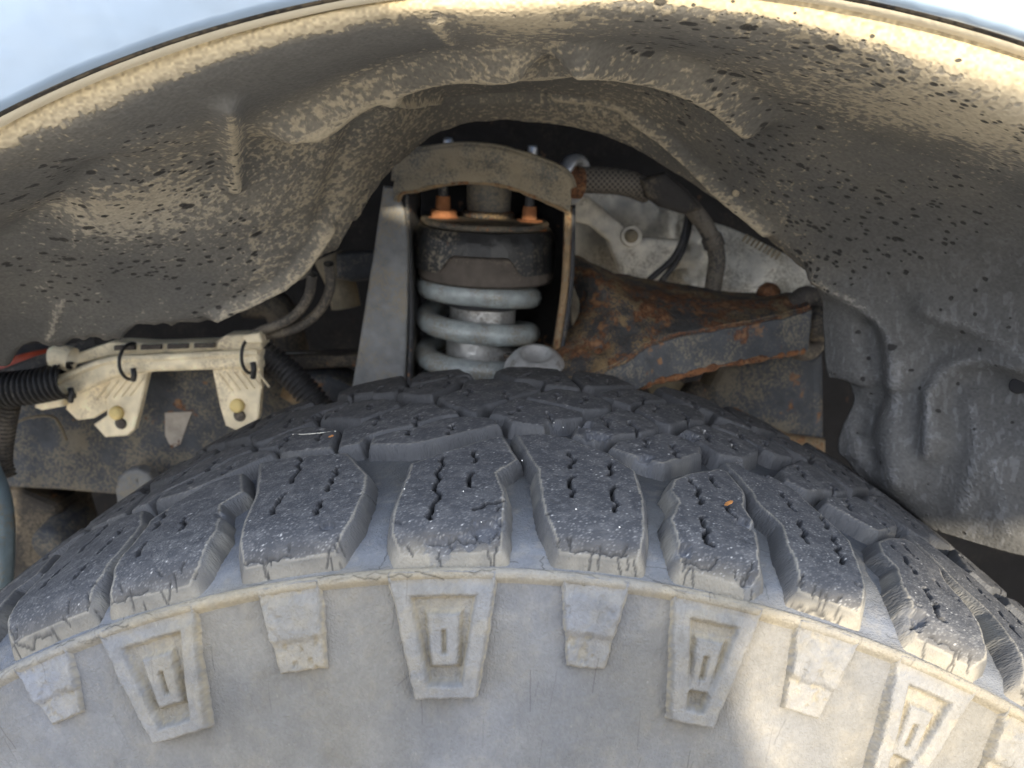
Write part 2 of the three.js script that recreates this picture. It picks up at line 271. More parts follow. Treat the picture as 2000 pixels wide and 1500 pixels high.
  for (const d of drips) { const q = d.slice(0, 3).map(v => Math.floor(v / cell)); for (let a = -1; a <= 1; a++) for (let b = -1; b <= 1; b++) for (let c = -1; c <= 1; c++) { const k = key(q[0] + a, q[1] + b, q[2] + c); if (!grid.has(k)) grid.set(k, []); grid.get(k).push(d); } }
  // dust patches, with sun patches (+) and the cast shade (-) painted into them
  const DUST_SUN_SHADE = [[250, 400, .045, .3], [700, 170, .03, .2], [560, 270, .03, .2], [760, 300, .04, .12], [1250, 200, .04, .16], [1120, 230, .035, .12], [1970, 230, .035, .2], [1640, 200, .05, .14], [1000, 30, .04, .3], [120, 560, .03, .12], [330, 200, .035, -.5], [470, 150, .035, -.5], [620, 110, .035, -.5], [760, 80, .03, -.4], [860, 70, .03, -.25], [120, 360, .03, -.4], [300, 540, .06, -.16], [500, 480, .05, -.16], [1550, 330, .06, -.22], [1720, 470, .08, -.2], [1480, 230, .03, -.2], [1240, 60, .03, -.3], [1380, 100, .03, -.25], [1330, 290, .03, -.15]].map(q => [near(q[0], q[1]), q[2] * q[2], q[3]]);
  const dustSunShade = (X, Y, Z) => { let r = 0; for (const [p, w, a] of DUST_SUN_SHADE) { const d = (X - p.x) ** 2 + (Y - p.y) ** 2 + (Z - p.z) ** 2; if (d < w * 5) r += a * Math.exp(-d / w); } return r; };
  const crest = (tx, s) => rel[Math.min(NU, Math.round(tx * NU)) * (NV + 1) + Math.min(NV, Math.round(s * NV))];
  const hgt = new Float32Array(TW * TH);
  const map = colourTex(TW, TH, (x, y) => {
    const tt = x / TW, s = y / TH, P = where(tt, s), X = P[0], Y = P[1], Z = P[2];
    const n1 = fbm(X * 16, Y * 16, Z * 16, 4), n2 = fbm(X * 460 + 8 * n1, Y * 460 + 5 * n1, Z * 460, 4, 0, 0.62), n3 = vn(X * 900, Y * 900, Z * 900), n4 = vn(X * 6, Y * 6, Z * 6);
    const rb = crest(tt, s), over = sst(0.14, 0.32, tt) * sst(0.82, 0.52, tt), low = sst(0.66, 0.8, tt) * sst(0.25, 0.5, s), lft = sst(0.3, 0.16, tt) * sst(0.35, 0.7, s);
    let coat = 0.44 + 0.5 * (n1 - 0.5) + 0.2 * (n4 - 0.5) + 0.08 * over - 0.05 * lft - 0.06 * low; const st = dustSunShade(X, Y, Z); coat += (st > 0 ? st : st * 0.6 * sst(0.14, 0.24, s)) - 0.085 + 0.5 * sst((tt > 0.5 ? 0.17 : 0.2) + 0.16 * (n1 - 0.5), 0.11, s) + 0.3 * rb;  // lip strip: heavy dust plus the sharp edge of the sunlit band, painted in
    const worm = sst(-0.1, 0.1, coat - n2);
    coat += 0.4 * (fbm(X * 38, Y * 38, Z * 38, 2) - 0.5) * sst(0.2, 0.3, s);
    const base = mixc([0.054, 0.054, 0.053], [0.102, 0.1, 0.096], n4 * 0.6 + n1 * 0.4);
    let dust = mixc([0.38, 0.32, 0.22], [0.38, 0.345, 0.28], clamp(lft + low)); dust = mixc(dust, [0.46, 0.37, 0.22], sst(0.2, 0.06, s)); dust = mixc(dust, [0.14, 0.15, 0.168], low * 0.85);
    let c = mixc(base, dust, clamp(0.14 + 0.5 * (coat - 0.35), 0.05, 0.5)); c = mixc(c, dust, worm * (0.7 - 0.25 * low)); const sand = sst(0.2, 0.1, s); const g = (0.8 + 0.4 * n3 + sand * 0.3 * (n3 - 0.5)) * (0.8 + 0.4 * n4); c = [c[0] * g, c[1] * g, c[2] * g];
    hgt[y * TW + x] = 0.42 + worm * 0.22 + n3 * (0.16 + 0.14 * sand) + n2 * 0.12;
    if (low > 0) { const sc = sst(0.6, 0.7, fbm(X * 420, Y * 130, Z * 420, 3)); c = mixc(c, [0.34, 0.35, 0.37], sc * low * 0.13); }
    const L = grid.get(key(Math.floor(X / cell), Math.floor(Y / cell), Math.floor(Z / cell))); if (L) for (const d of L) { const dx = (X - d[0]) * d[4], dy = (Y - d[1]), dz = Z - d[2], q = Math.sqrt(dx * dx + dy * dy + dz * dz) / d[3] + (n2 - 0.5) * 1.1; if (q < 1) { const k = sst(1, 0.75, q); c = mixc(c, [0.018, 0.017, 0.016], 0.92 * k); hgt[y * TW + x] -= 0.25 * k; } }
    return c;
  }, false);
  const bmp = greyTex(TW, TH, (x, y) => hgt[y * TW + x], false);
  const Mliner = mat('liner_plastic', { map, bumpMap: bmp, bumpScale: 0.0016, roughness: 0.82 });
  const H = flip > 0 ? G : G.slice().reverse();
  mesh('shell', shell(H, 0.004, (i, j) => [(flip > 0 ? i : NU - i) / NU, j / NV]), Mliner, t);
  // fastener hole in the low panel and small caps along the edge
  for (const [px, py, r] of [[1992, 752, .0042], [1008, 112, .0022], [1437, 381, .0022]]) { const p = near(px, py), n = camera.position.clone().sub(p).normalize(); p.addScaledVector(n, .0015); mesh(r > .003 ? 'fastener_hole' : 'fastener', boxUV(turned([[0, 0], [r, 0], [r * .9, .0012], [0, .0015]], p, n, 20)), r > .003 ? M.dark_void : M.tan_dirt, t); }
  settle(t);
}
// ---------------------------------------------------------------- strut tower
{
  const t = thing('strut_tower', 'grimy arched black steel strut tower standing around the coil spring', 'strut tower');
  const zf = -.335;
  // arched front band, bent back at the top
  const up = [[776, 352], [780, 318], [800, 302], [850, 293], [905, 288], [965, 292], [1020, 305], [1075, 325], [1105, 342], [1116, 366]];
  const lo = [[778, 395], [784, 378], [810, 372], [852, 362], [905, 355], [960, 358], [1010, 370], [1060, 390], [1092, 404], [1114, 416]];
  const cols = up.map((u, i) => { const l = lo[i]; const top = at(u[0], u[1], zf - .003); return [V3(top.x, top.y - .004, zf - .10), V3(top.x, top.y - .001, zf - .04), V3(top.x, top.y, zf - .0035), V3(top.x, top.y - .001, zf - .0008), at(mix(u[0], l[0], .06), mix(u[1], l[1], .06), zf), at(mix(u[0], l[0], .35), mix(u[1], l[1], .35), zf), at(mix(u[0], l[0], .7), mix(u[1], l[1], .7), zf + .001), at(l[0], l[1], zf + .002)]; });
  const G = sheetGrid(cols, 80, 70); for (const l of G) l.forEach((p, j) => { p.z += (fbm(p.x * 60, p.y * 60, 5, 3) - .5) * .005; });
  mesh('arch_band', boxUV(shell(G, .004), 1), M.arch_steel, t);
  const edge = lo.map(l => at(l[0], l[1], zf + .003)); mesh('rusty_edge', tube(edge, .0016, { n: 120, rad: 8, fn: s => 0.8 + 0.6 * vn(s * 30, 0, 3) }), M.edge_rust, t, 'tan rusted lower edge of the arch');
  // left flange: a tapering plate with a bent inner return
  mesh('side_flange', plate([[748, 362], [772, 366], [790, 410], [797, 470], [796, 600], [790, 770], [680, 800], [706, 640], [728, 500]], zf + .004, .006, .002), M.flange_steel, t);
  const q = (px, py, z) => at(px, py, z);
  mesh('inner_return', boxUV(shell(sheetGrid([[q(786, 372, zf), q(796, 600, zf), q(792, 780, zf)], [q(812, 372, zf - .06), q(812, 600, zf - .06), q(806, 780, zf - .06)]], 8, 20), .004)), M.black_steel, t);
  mesh('side_wall', boxUV(shell(sheetGrid([[q(1112, 400, zf), q(1108, 560, zf), q(1084, 720, zf)], [q(1100, 400, zf - .09), q(1096, 560, zf - .09), q(1070, 720, zf - .09)]], 8, 20), .0045)), M.black_steel, t);
  mesh('wall_edge', tube([q(1110, 404, zf), q(1108, 470, zf), q(1103, 560, zf), q(1084, 700, zf)], .0028, { n: 60, rad: 8 }), M.edge_rust, t, 'thin rusted front edge of the right wall');
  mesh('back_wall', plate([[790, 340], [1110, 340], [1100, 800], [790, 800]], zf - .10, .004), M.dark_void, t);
  for (const [x, y] of [[876, 285], [1040, 300]]) { const p = q(x, y, zf - .05); mesh('stud_end', boxUV(turned([[0, 0], [.004, 0], [.004, .010], [.003, .012], [0, .012]], p.add(V3(0, -.006, 0)), V3(0, 1, 0), 16)), M.zinc, t); }
  settle(t);
}
// ---------------------------------------------------------------- coil-over damper
{
  const t = thing('coil_over', 'grey coil spring over a damper under a black mount with orange rusty nuts', 'coil over damper');
  const z0 = -.372, P = (x, y, z = z0) => at(x, y, z), sc = P(1000, 500).distanceTo(P(1001, 500));
  const ax = V3(-.05, -1, 0.02).normalize(), top = P(947, 455);
  // upper mount: drum with a notched skirt
  const R = 138 * sc, cx = P(945, 490), tilt = new THREE.Quaternion().setFromEuler(new THREE.Euler(.05, 0, -.045));
  const pos = [], idx = [], NS = 96, rows = [[R * .80, .0315], [R * .93, .0305], [R * .985, .026], [R, .020], [R * 1.005, .009], [R * 1.01, 0]];
  const uvs = [];
  for (let i = 0; i <= NS; i++) { const a = i / NS * 6.28318; let fa = a - Math.PI / 2; fa = Math.atan2(Math.sin(fa), Math.cos(fa)); // front is +z
    const notch = .0145 * sst(.62, .34, Math.abs(fa + .02)); rows.forEach(([r, h], j) => { const hh = mix(notch - .001, .043, j === rows.length - 1 ? 0 : 1) ; const y = j === rows.length - 1 ? notch : Math.max(h, notch + .001 * (rows.length - j)); pos.push(Math.cos(a) * r, y - .0115, Math.sin(a) * r); }); }
  const W = rows.length; for (let i = 0; i < NS; i++) for (let j = 0; j + 1 < W; j++) { const a = i * W + j; idx.push(a, a + W, a + 1, a + 1, a + W, a + W + 1); }
  let g = new THREE.BufferGeometry(); g.setAttribute('position', new THREE.Float32BufferAttribute(pos, 3)); g.setIndex(idx); g = toCreasedNormals(g, .7); g.applyQuaternion(tilt); g.translate(cx.x, cx.y, cx.z);
  mesh('mount_drum', boxUV(g), mat('drum_black', { map: rep(steelTex([0.022, 0.023, 0.025], 0.27, 0.34, 15), 5), bumpMap: rep(bumpTex, 5), bumpScale: .0012, roughness: .42, metalness: .1 }), t);
  const local = (x, y, z) => V3(x, y, z).applyQuaternion(tilt).add(cx);
  const lat = (prof, p, seg = 64) => { const l = new THREE.LatheGeometry(prof.map(v => new THREE.Vector2(...v)), seg); l.applyQuaternion(tilt); const w = local(...p); l.translate(w.x, w.y, w.z); return boxUV(l); };
  mesh('mount_plate', lat([[0, 0], [R * .86, 0], [R * .89, .0015], [R * .9, .004], [R * .87, .006], [0, .0065]], [0, .019, 0]), steel('mount_dirt', [0.05, 0.047, 0.042], 0.4, 0.5, 17, 9, { roughness: .7 }, [0.15, 0.125, 0.09]), t, 'rusty rimmed top plate of the mount');
  mesh('neck', lat([[.0, 0], [.0172, 0], [.0172, .045], [0, .046]], [.002, .0245, -.008], 40), M.dusty_steel, t);
  mesh('neck_collar', lat([[.0, 0], [.0205, 0], [.021, .002], [.0195, .005], [.0173, .0055], [.0173, .001]], [.002, .025, -.008], 40), M.arm_rust, t);
  for (const [px, py, dz] of [[866, 428, .012], [1034, 448, .012]]) {
    const b = P(px, py, z0 + dz); const n = new THREE.CylinderGeometry(.0098, .0112, .0085, 6); n.rotateY(.4); n.applyQuaternion(tilt); n.translate(b.x, b.y + .003, b.z);
    const fl = turned([[0, 0], [.0132, 0], [.0135, .0022], [.011, .0036], [0, .004]], V3(b.x, b.y - .002, b.z), V3(.04, 1, .05), 32);
    const cap = new THREE.CylinderGeometry(.0058, .0064, .0105, 6); cap.applyQuaternion(tilt); cap.translate(b.x, b.y + .0118, b.z);
    mesh('nut', boxUV(mergeGeometries([n, fl, cap].map(k => { const c = k.toNonIndexed(); c.deleteAttribute('uv'); c.setAttribute('uv', new THREE.Float32BufferAttribute(new Float32Array(c.attributes.position.count * 2), 2)); return c; }))), M.nut_rust || steel('nut_rust', [0.29, 0.12, 0.05], 0.35, 0.25, 63, 9, { roughness: .9 }, [0.34, 0.19, 0.1]), t, 'bright orange rusted nut');
    mesh('stud', boxUV(turned([[0, 0], [.0036, 0], [.0036, .03], [0, .03]], V3(b.x, b.y + .014, b.z), V3(.03, 1, 0), 14)), M.black_steel, t);
  }
  mesh('isolator', lat([[0, -.006], [R * .95, -.007], [R * .97, -.004], [R * .96, .013], [R * .9, .016], [0, .016]], [.002, -.0135, 0]), M.isolator, t);
  // spring
  const wire = 21.2 * sc, rad = 104 * sc, pitch = 72 * sc, cs = P(936, 592), pts = [];
  for (let i = 0; i <= 240; i++) { const k = i / 48 - .62, a = k * 6.28318; const y = k < 0 ? -pitch * k * .45 : -pitch * k; pts.push(V3(cs.x + Math.sin(a) * rad + ax.x * pitch * k, cs.y + y + .012, cs.z + Math.cos(a) * rad)); }
  const curve = new THREE.CatmullRomCurve3(pts); mesh('spring', boxUV(new THREE.TubeGeometry(curve, 420, wire, 20)), M.spring_paint, t);
  const b0 = P(946, 540), ln = .2; mesh('damper_body', boxUV(turned([[0, 0], [.0275, 0], [.0275, .021], [.0262, .0225], [.0262, .04], [.0275, .042], [.0275, ln], [0, ln]], b0, V3(-.06, -1, .0), 48)), M.damper_alloy, t);
  mesh('damper_collar', boxUV(turned([[.026, 0], [.0315, .001], [.0315, .014], [.026, .016]], P(945, 560), V3(-.06, -1, 0), 48)), M.black_steel, t);
  settle(t);
}
// ---------------------------------------------------------------- upper control arm
{
  const t = thing('control_arm', 'rust patched black steel upper control arm reaching right from the silver ball joint', 'control arm');
  const C = [
    [[985, 700, -.335], [1040, 745, -.30], [1060, 790, -.30]], [[1078, 684, -.345], [1135, 742, -.298], [1150, 800, -.30]], [[1122, 642, -.362], [1206, 716, -.303], [1240, 762, -.303]], [[1138, 590, -.38], [1258, 680, -.312], [1288, 745, -.312]],
    [[1112, 505, -.405], [1290, 668, -.318], [1322, 738, -.318]], [[1195, 538, -.415], [1336, 657, -.325], [1390, 720, -.325]], [[1310, 560, -.418], [1400, 645, -.335], [1450, 709, -.335]], [[1430, 578, -.415], [1490, 628, -.35], [1520, 696, -.35]], [[1560, 580, -.405], [1580, 606, -.365], [1572, 686, -.365]]];
  const topG = sheetGrid(C.map(c => { const a = at(...c[0]), b = at(...c[1]); const m = a.clone().lerp(b, .5); m.y += .003; return [a, m, b]; }), 120, 40), frG = sheetGrid(C.map(c => { const b = at(...c[1]), d = at(...c[2]); return [b, b.clone().lerp(d, .5), d]; }), 120, 20);
  const rough = G => { for (const l of G) for (const p of l) { const n = fbm(p.x * 90, p.y * 90, p.z * 90, 4) - .5; p.y += n * .004; p.z += n * .002; } return G; };
  // a dimple with a hole near the ball joint
  const hole = at(1172, 684, -.325);
  for (const l of topG) for (const p of l) { const d = p.distanceTo(hole); p.y -= .006 * Math.exp(-d * d / (.007 * .007)); }
  mesh('top_plate', boxUV(shell(rough(topG), .0035)), M.arm_rust, t, 'top face flaking with orange rust');
  mesh('front_flange', boxUV(shell(rough(frG), .0035)), M.arm_paint, t);
  mesh('flange_edge', tube(C.slice(2).map(c => at(c[2][0], c[2][1] - 2, c[2][2] + .002)), .0022, { n: 160, rad: 8, fn: s => .6 + .9 * vn(s * 40, 1, 5) }), M.rust, t, 'orange rusted lower edge');
  mesh('fold', tube(C.slice(1).map(c => at(c[1][0], c[1][1] + 1, c[1][2] - .001)), .0035, { n: 120, rad: 10 }), M.arm_rust, t);
  mesh('plug', boxUV(turned([[0, 0], [.005, 0], [.004, .002], [0, .003]], hole.clone().add(V3(0, -.002, .001)), V3(0, 1, .5), 20)), M.rust, t);
  const bc = at(1574, 632, -.385); const b = new THREE.TorusGeometry(.021, .009, 16, 40); b.rotateY(.75); b.rotateX(-.15); b.translate(bc.x, bc.y, bc.z); mesh('bushing', boxUV(b), M.isolator, t, 'dark rubber pivot bushing');
  mesh('bushing_sleeve', boxUV(turned([[0, -.02], [.014, -.02], [.014, .02], [0, .02]], bc, V3(.75, .1, .6), 28)), M.brown_steel, t);
  const lug = at(1500, 578, -.405); mesh('stop_lug', boxUV(turned([[0, -.002], [.010, 0], [.009, .006], [.005, .010], [0, .011]], lug, V3(.1, 1, .2), 16)), M.rust, t);
  const bj = at(1046, 722, -.315), up = V3(.03, 1, .38); mesh('ball_joint_cap', boxUV(turned([[0, .0095], [.0085, .0098], [.0105, .0138], [.0135, .0138], [.0165, .0115], [.019, .009], [.0225, .004], [.024, -.002], [.024, -.03], [0, -.03]].reverse(), bj, up, 56)), M.zinc, t, 'shiny silver ball joint cap');
  settle(t);
}
// ---------------------------------------------------------------- pale alloy parts behind the arm
{
  const t = thing('knuckle_bracket', 'pale curved alloy bracket with a round bolted end behind the rusty arm', 'bracket'); const z = -.45;
  mesh('bracket_arm', plate([[1085, 372], [1150, 384], [1200, 425], [1245, 462], [1330, 470], [1332, 500], [1312, 540], [1268, 575], [1222, 560], [1205, 520], [1185, 470], [1150, 440], [1100, 428]], z, .02, .005), M.dull_alloy, t);
  mesh('boss', boxUV(turned([[0, .003], [.0082, .003], [.0092, .002], [.0096, 0], [0, 0]].reverse(), at(1233, 461, z + .001), V3(0, .1, 1), 32)), M.dull_alloy, t);
  mesh('bolt', boxUV(turned([[0, .0045], [.003, .0045], [.0038, .003], [.0055, .0026], [.006, 0]].reverse(), at(1233, 461, z + .0036), V3(0, .1, 1), 24)), M.tan_dirt, t);
  settle(t);
}
{
  const t = thing('heat_shield', 'cream coloured dented alloy heat shield sloping down behind the rusty arm', 'heat shield');
  const cols = [[[1080, 330, -.53], [1100, 480, -.52], [1120, 640, -.5]], [[1240, 360, -.53], [1260, 480, -.5], [1280, 640, -.47]], [[1340, 420, -.52], [1350, 500, -.48], [1360, 640, -.45]], [[1440, 455, -.5], [1450, 520, -.47], [1450, 650, -.44]], [[1590, 530, -.48], [1600, 590, -.45], [1600, 680, -.43]]];
  const G = sheetGrid(cols.map(c => c.map(q => at(...q))), 150, 90);
  for (let i = 0; i <= 150; i++) for (let j = 0; j <= 90; j++) { const p = G[i][j]; const k = sst(.28, .42, i / 150) * sst(.72, .6, i / 150); p.z += (fbm(p.x * 90, p.y * 90, 7, 2) - .5) * .022 * k + (fbm(p.x * 20, p.y * 20, 9, 3) - .5) * .02; }
  mesh('sheet', boxUV(shell(G, .002)), M.dull_alloy, t); settle(t);
}
{
  const t = thing('braided_hose', 'dark braided hose with a silver clamp beside the strut tower top', 'hose');
  const braid = mat('braid', { map: rep(colourTex(128, 128, (x, y) => { const a = Math.sin((x + y) / 128 * 6.283 * 8), b = Math.sin((x - y) / 128 * 6.283 * 8), k = Math.max(a, b); return mixc([0.05, 0.042, 0.035], [0.19, 0.165, 0.13], sst(.2, .9, k)); }), 28), roughness: .8 });
  mesh('hose', tube([at(1120, 352, -.39), at(1170, 352, -.40), at(1225, 358, -.41), at(1262, 372, -.42)], .0105, { n: 60 }), braid, t);
  const c = at(1118, 350, -.388); const b = new THREE.TorusGeometry(.0155, .0042, 12, 36); b.scale(1, 1, 1.5); b.rotateY(1.0); b.rotateZ(-.25); b.translate(c.x, c.y, c.z); mesh('clamp', boxUV(b), M.zinc, t, 'silver band clamp');
  mesh('pipe_end', boxUV(turned([[0, 0], [.012, 0], [.012, .03], [0, .03]], at(1134, 358, -.385), V3(-.7, .05, .25), 28)), M.rust, t, 'rusty pipe end inside the clamp');
  settle(t);
}
function wire(name, label, cat, pts, r, m, opt) { const t = mesh(name, tube(pts.map(p => at(...p)), r, opt), m, scene, label); t.userData.category = cat; return t; }
wire('cable', 'thin black cable curving down left in front of the pale bracket end', 'cable', [[1345, 395, -.43], [1338, 450, -.425], [1318, 500, -.42], [1270, 545, -.42], [1235, 575, -.42]], .0026, M.loom);
wire('cable', 'thin black cable hanging straighter, just right of the curved one', 'cable', [[1350, 400, -.435], [1342, 460, -.43], [1322, 510, -.425], [1292, 550, -.425], [1270, 585, -.425]], .0026, M.loom);
wire('brake_hose', 'thick grey brown hose drooping over the cream heat shield', 'hose', [[1340, 395, -.42], [1362, 420, -.42], [1385, 455, -.42], [1400, 500, -.42], [1395, 545, -.42], [1385, 600, -.42]], .0072, M.grey_loom, { n: 90, fn: s => 1 + .22 * sst(.52, .5, Math.abs(s - .42) * 3 + .35) });
// clip that holds the hoses under the liner edge
{ const t = mesh('hose_clip', plate([[1250, 350], [1300, 335], [1345, 372], [1372, 408], [1340, 420], [1290, 405], [1262, 385]], -.40, .02, .005), M.brown_steel, scene, 'dirty brown clip above the hoses at the liner edge'); t.userData.category = 'clip'; }
{ const t = thing('grille_strip', 'small pale slotted grille strip at the edge of the liner above the shield', 'grille'); for (let k = 0; k < 9; k++) { const a = at(1460 + k * 8, 458 + k * 4.4, -.43), b = at(1450 + k * 8, 472 + k * 4.4, -.43); mesh('slat', tube([a, a.clone().lerp(b, .5), b], .0012, { n: 6, rad: 8 }), M.tan_dirt, t); } settle(t); }
// ---------------------------------------------------------------- chassis behind the wheel
{
  const t = thing('frame_rail', 'dark rust stained chassis frame rail behind the white harness bracket', 'frame rail'); const z = -.375;
  mesh('side_plate', plate([[-260, 700], [120, 690], [640, 735], [720, 770], [720, 905], [470, 975], [215, 968], [120, 960], [-260, 940]], z, .05, .006, [[145, 887, .0055]]), M.rail_steel, t);
  mesh('bare_patch', plate([[322, 806], [376, 804], [366, 830], [352, 868], [334, 876], [322, 850]], z + .0012, .001, .0004), M.grey_primer, t, 'bare pale primer patch');
  mesh('upper_lip', plate([[480, 700], [720, 692], [720, 716], [480, 730]], z - .01, .03, .003), M.brown_steel, t);
  mesh('bolt_hole_core', boxUV(turned([[0, 0], [.0075, 0], [.0075, .01], [0, .01]], at(145, 887, z - .03), V3(0, 0, 1), 24)), M.dark_void, t);
  mesh('gusset', plate([[560, 735], [600, 770], [640, 800], [600, 810], [545, 775]], z + .01, .01, .002), M.edge_rust, t, 'ochre rusted gusset');
  settle(t);
}
{ const t = mesh('tow_eye', plate([[224, 960], [228, 935], [245, 920], [268, 916], [290, 924], [304, 945], [310, 1000], [300, 1040], [235, 1040]], -.345, .014, .003, [[263, 940, .0032]]), M.flange_steel, scene, 'grey steel eye lug with a round hole at the tyre edge'); t.userData.category = 'lug'; }
{
  const t = thing('crossmember', 'brown rusty crossmember low down left of the tyre', 'crossmember'); const z = -.42;
  mesh('beam', plate([[-240, 930], [30, 950], [110, 985], [130, 1050], [130, 1240], [-240, 1240]], z, .06, .008), M.brown_steel, t);
  mesh('tube_end', boxUV(turned([[0, 0], [.018, 0], [.018, .05], [0, .05]], at(150, 1010, z - .03), V3(.1, -.1, 1), 32)), M.rail_steel, t); settle(t);
}
{ const t = mesh('blue_grey_pipe', tube([at(-30, 900, -.32), at(0, 980, -.32), at(5, 1080, -.32), at(-10, 1260, -.32)], .009, { n: 40 }), M.blue_grey, scene, 'blue grey pipe end at the far left edge'); t.userData.category = 'pipe'; }
{
  const t = thing('rear_frame_plate', 'dark blue grey frame plate with rusty foot right of the control arm', 'frame plate'); const z = -.42;
  mesh('plate', plate([[1375, 755], [1400, 705], [1560, 680], [1612, 690], [1614, 900], [1600, 960], [1500, 940], [1380, 860]], z, .03, .01), M.rail_steel, t);
  mesh('rusty_foot', plate([[1380, 800], [1440, 800], [1540, 850], [1614, 860], [1614, 1010], [1380, 900]], z + .006, .01, .004), M.edge_rust, t, 'ochre rusted foot');
  mesh('shim', plate([[1262, 752], [1320, 742], [1350, 756], [1335, 772], [1275, 780]], z + .02, .008, .002), M.tan_dirt, t);
  mesh('joint_end', boxUV(turned([[0, 0], [.013, 0], [.012, .008], [.006, .011], [0, .011]], at(1355, 775, z + .02), V3(.1, .4, 1), 28)), M.brown_steel, t); settle(t);
}
// dim bodies further in, seen past the spring and the liner
{ const t = mesh('steering_shaft', tube([at(640, 500, -.5), at(668, 560, -.5), at(676, 600, -.5)], .014, { n: 30 }), M.tan_dirt, scene, 'dim tan shaft end in the gap left of the strut tower'); t.userData.category = 'shaft'; }
{ const t = mesh('inner_pipe', tube([at(480, 590, -.52), at(540, 600, -.52), at(580, 720, -.52)], .016, { n: 30 }), M.brown_steel, scene, 'dim brown pipe in the dark gap behind the grey wires'); t.userData.category = 'pipe'; }
{ const t = mesh('inner_bracket', plate([[655, 495], [735, 490], [735, 545], [690, 552], [655, 545]], -.46, .02, .004), M.black_steel, scene, 'dark bracket block in the gap beside the tower flange'); t.userData.category = 'bracket'; }
{ const t = mesh('brake_line', tube([at(540, 694, -.40), at(640, 693, -.40), at(700, 692, -.40)], .0022, { n: 30, rad: 8 }), M.zinc, scene, 'thin straight metal brake line left of the tower flange'); t.userData.category = 'pipe'; }
// ---------------------------------------------------------------- harness bracket and looms
{
  const t = thing('harness_bracket', 'cream white plastic wiring bracket with two legs bolted to the frame rail', 'bracket'); const z = -.325;
  mesh('channel', plate([[72, 768], [150, 728], [215, 702], [300, 698], [505, 688], [507, 722], [300, 728], [220, 740], [150, 772], [80, 800]], z + .006, .022, .005), M.nylon, t);
  mesh('upper_bead', tube([at(110, 742, z + .004), at(215, 704, z + .004), at(300, 699, z + .004), at(504, 689, z + .004)], .003, { n: 50, rad: 10 }), M.nylon, t);
  mesh('upper_rail', plate([[150, 690], [215, 668], [300, 672], [420, 668], [440, 655], [510, 652], [512, 690], [420, 686], [210, 698], [150, 712]], z - .004, .02, .002), M.nylon, t);
  for (let k = 0; k < 4; k++) mesh('rib', plate([[222 + k * 52, 676 - k * 1.5], [262 + k * 52, 675 - k * 1.5], [262 + k * 52, 684 - k * 1.5], [222 + k * 52, 685 - k * 1.5]], z + .001, .004, .0008), M.isolator, t, 'dark slot in the rail');
  mesh('end_tab', plate([[472, 655], [505, 650], [512, 670], [480, 672]], z + .008, .012, .002), M.nylon, t);
  const leg = (o, pin, hole) => { const l = mesh('leg', plate(o, z, .008, .0018), M.nylon, t); return l; };
  leg([[412, 712], [508, 700], [510, 760], [505, 815], [498, 830], [462, 842], [440, 832], [430, 800]]); leg([[205, 735], [290, 722], [275, 790], [262, 840], [248, 852], [205, 855], [182, 830], [208, 812]]);
  mesh('wing', plate([[130, 770], [210, 735], [212, 800], [182, 818], [150, 822], [128, 800]], z - .003, .006, .0018), M.nylon, t);
  mesh('lower_tab', plate([[64, 780], [126, 770], [122, 795], [80, 803], [66, 798]], z + .01, .012, .003), M.nylon, t);
  for (const [x0, y0, x1, y1, n, s] of [[428, 730, 500, 722, 6, 1], [215, 745, 280, 738, 5, -1]]) for (let k = 0; k < n; k++) { const f = k / (n - 1), a = at(mix(x0, x1, f), mix(y0, y1, f), z + .0006), b = at(mix(x0, x1, f) + s * 26, mix(y0, y1, f) + 34, z + .0006); mesh('waffle_rib', tube([a, a.clone().lerp(b, .5), b], .0008, { n: 6, rad: 6 }), M.nylon, t); }
  for (const [px, py] of [[229, 806], [464, 792]]) mesh('push_pin', boxUV(turned([[0, .004], [.0035, .004], [.0052, .0028], [.0055, 0], [0, 0]].reverse(), at(px, py, z + .0008), V3(0, 0, 1), 28)), M.pin_nylon, t, 'yellowed round push pin');
  for (const [px, py] of [[236, 827], [468, 812]]) { mesh('pin_hole', boxUV(turned([[0, .0016], [.0035, .0014], [.0046, .0002], [0, 0]].reverse(), at(px, py, z + .0006), V3(0, 0, 1), 24)), M.isolator, t); }
  for (const [px, py, l] of [[258, 706, 36], [492, 694, 44], [136, 744, 40]]) { const r = new THREE.TorusGeometry(.0136, .0013, 8, 30); r.rotateY(1.35); const c = at(px, py, z); r.translate(c.x, c.y, c.z); const tail = tube([at(px + 2, py + 14, z + .014), at(px + 4, py + 26, z + .016), at(px + 2, py + l, z + .014)], .0022, { n: 12, rad: 8 }); const rb = boxUV(r); const gg = mergeGeometries([rb, tail.index ? tail.toNonIndexed() : tail]); mesh('cable_tie', gg, M.loom, t, 'black cable tie'); }
  settle(t);
}
wire('corrugated_loom', 'thick black corrugated loom entering from the left edge onto the white bracket', 'wiring loom', [[-120, 770, -.315], [-20, 762, -.315], [60, 756, -.315], [132, 742, -.315]], .0125, M.loom, { pitch: .0045, rad: 24 });
wire('corrugated_loom', 'black corrugated loom running down behind the tyre right of the white bracket', 'wiring loom', [[512, 690, -.34], [545, 712, -.34], [590, 755, -.335], [640, 815, -.33]], .0098, M.loom, { pitch: .0042, rad: 24 });
wire('corrugated_loom', 'grey corrugated loom hanging down the left edge', 'wiring loom', [[20, 770, -.335], [8, 830, -.335], [0, 900, -.335], [8, 930, -.335]], .0085, M.grey_loom, { pitch: .0036, rad: 20 });
wire('red_wire', 'red sleeved wire under the torn liner edge at far left', 'wire', [[-60, 742, -.33], [0, 722, -.33], [60, 703, -.335], [130, 690, -.35]], .0062, M.red_wire);
wire('dark_wire', 'dark brown wire bundle beside the red wire', 'wire', [[0, 745, -.325], [60, 722, -.33], [110, 706, -.335], [190, 676, -.35]], .0085, M.grey_loom);
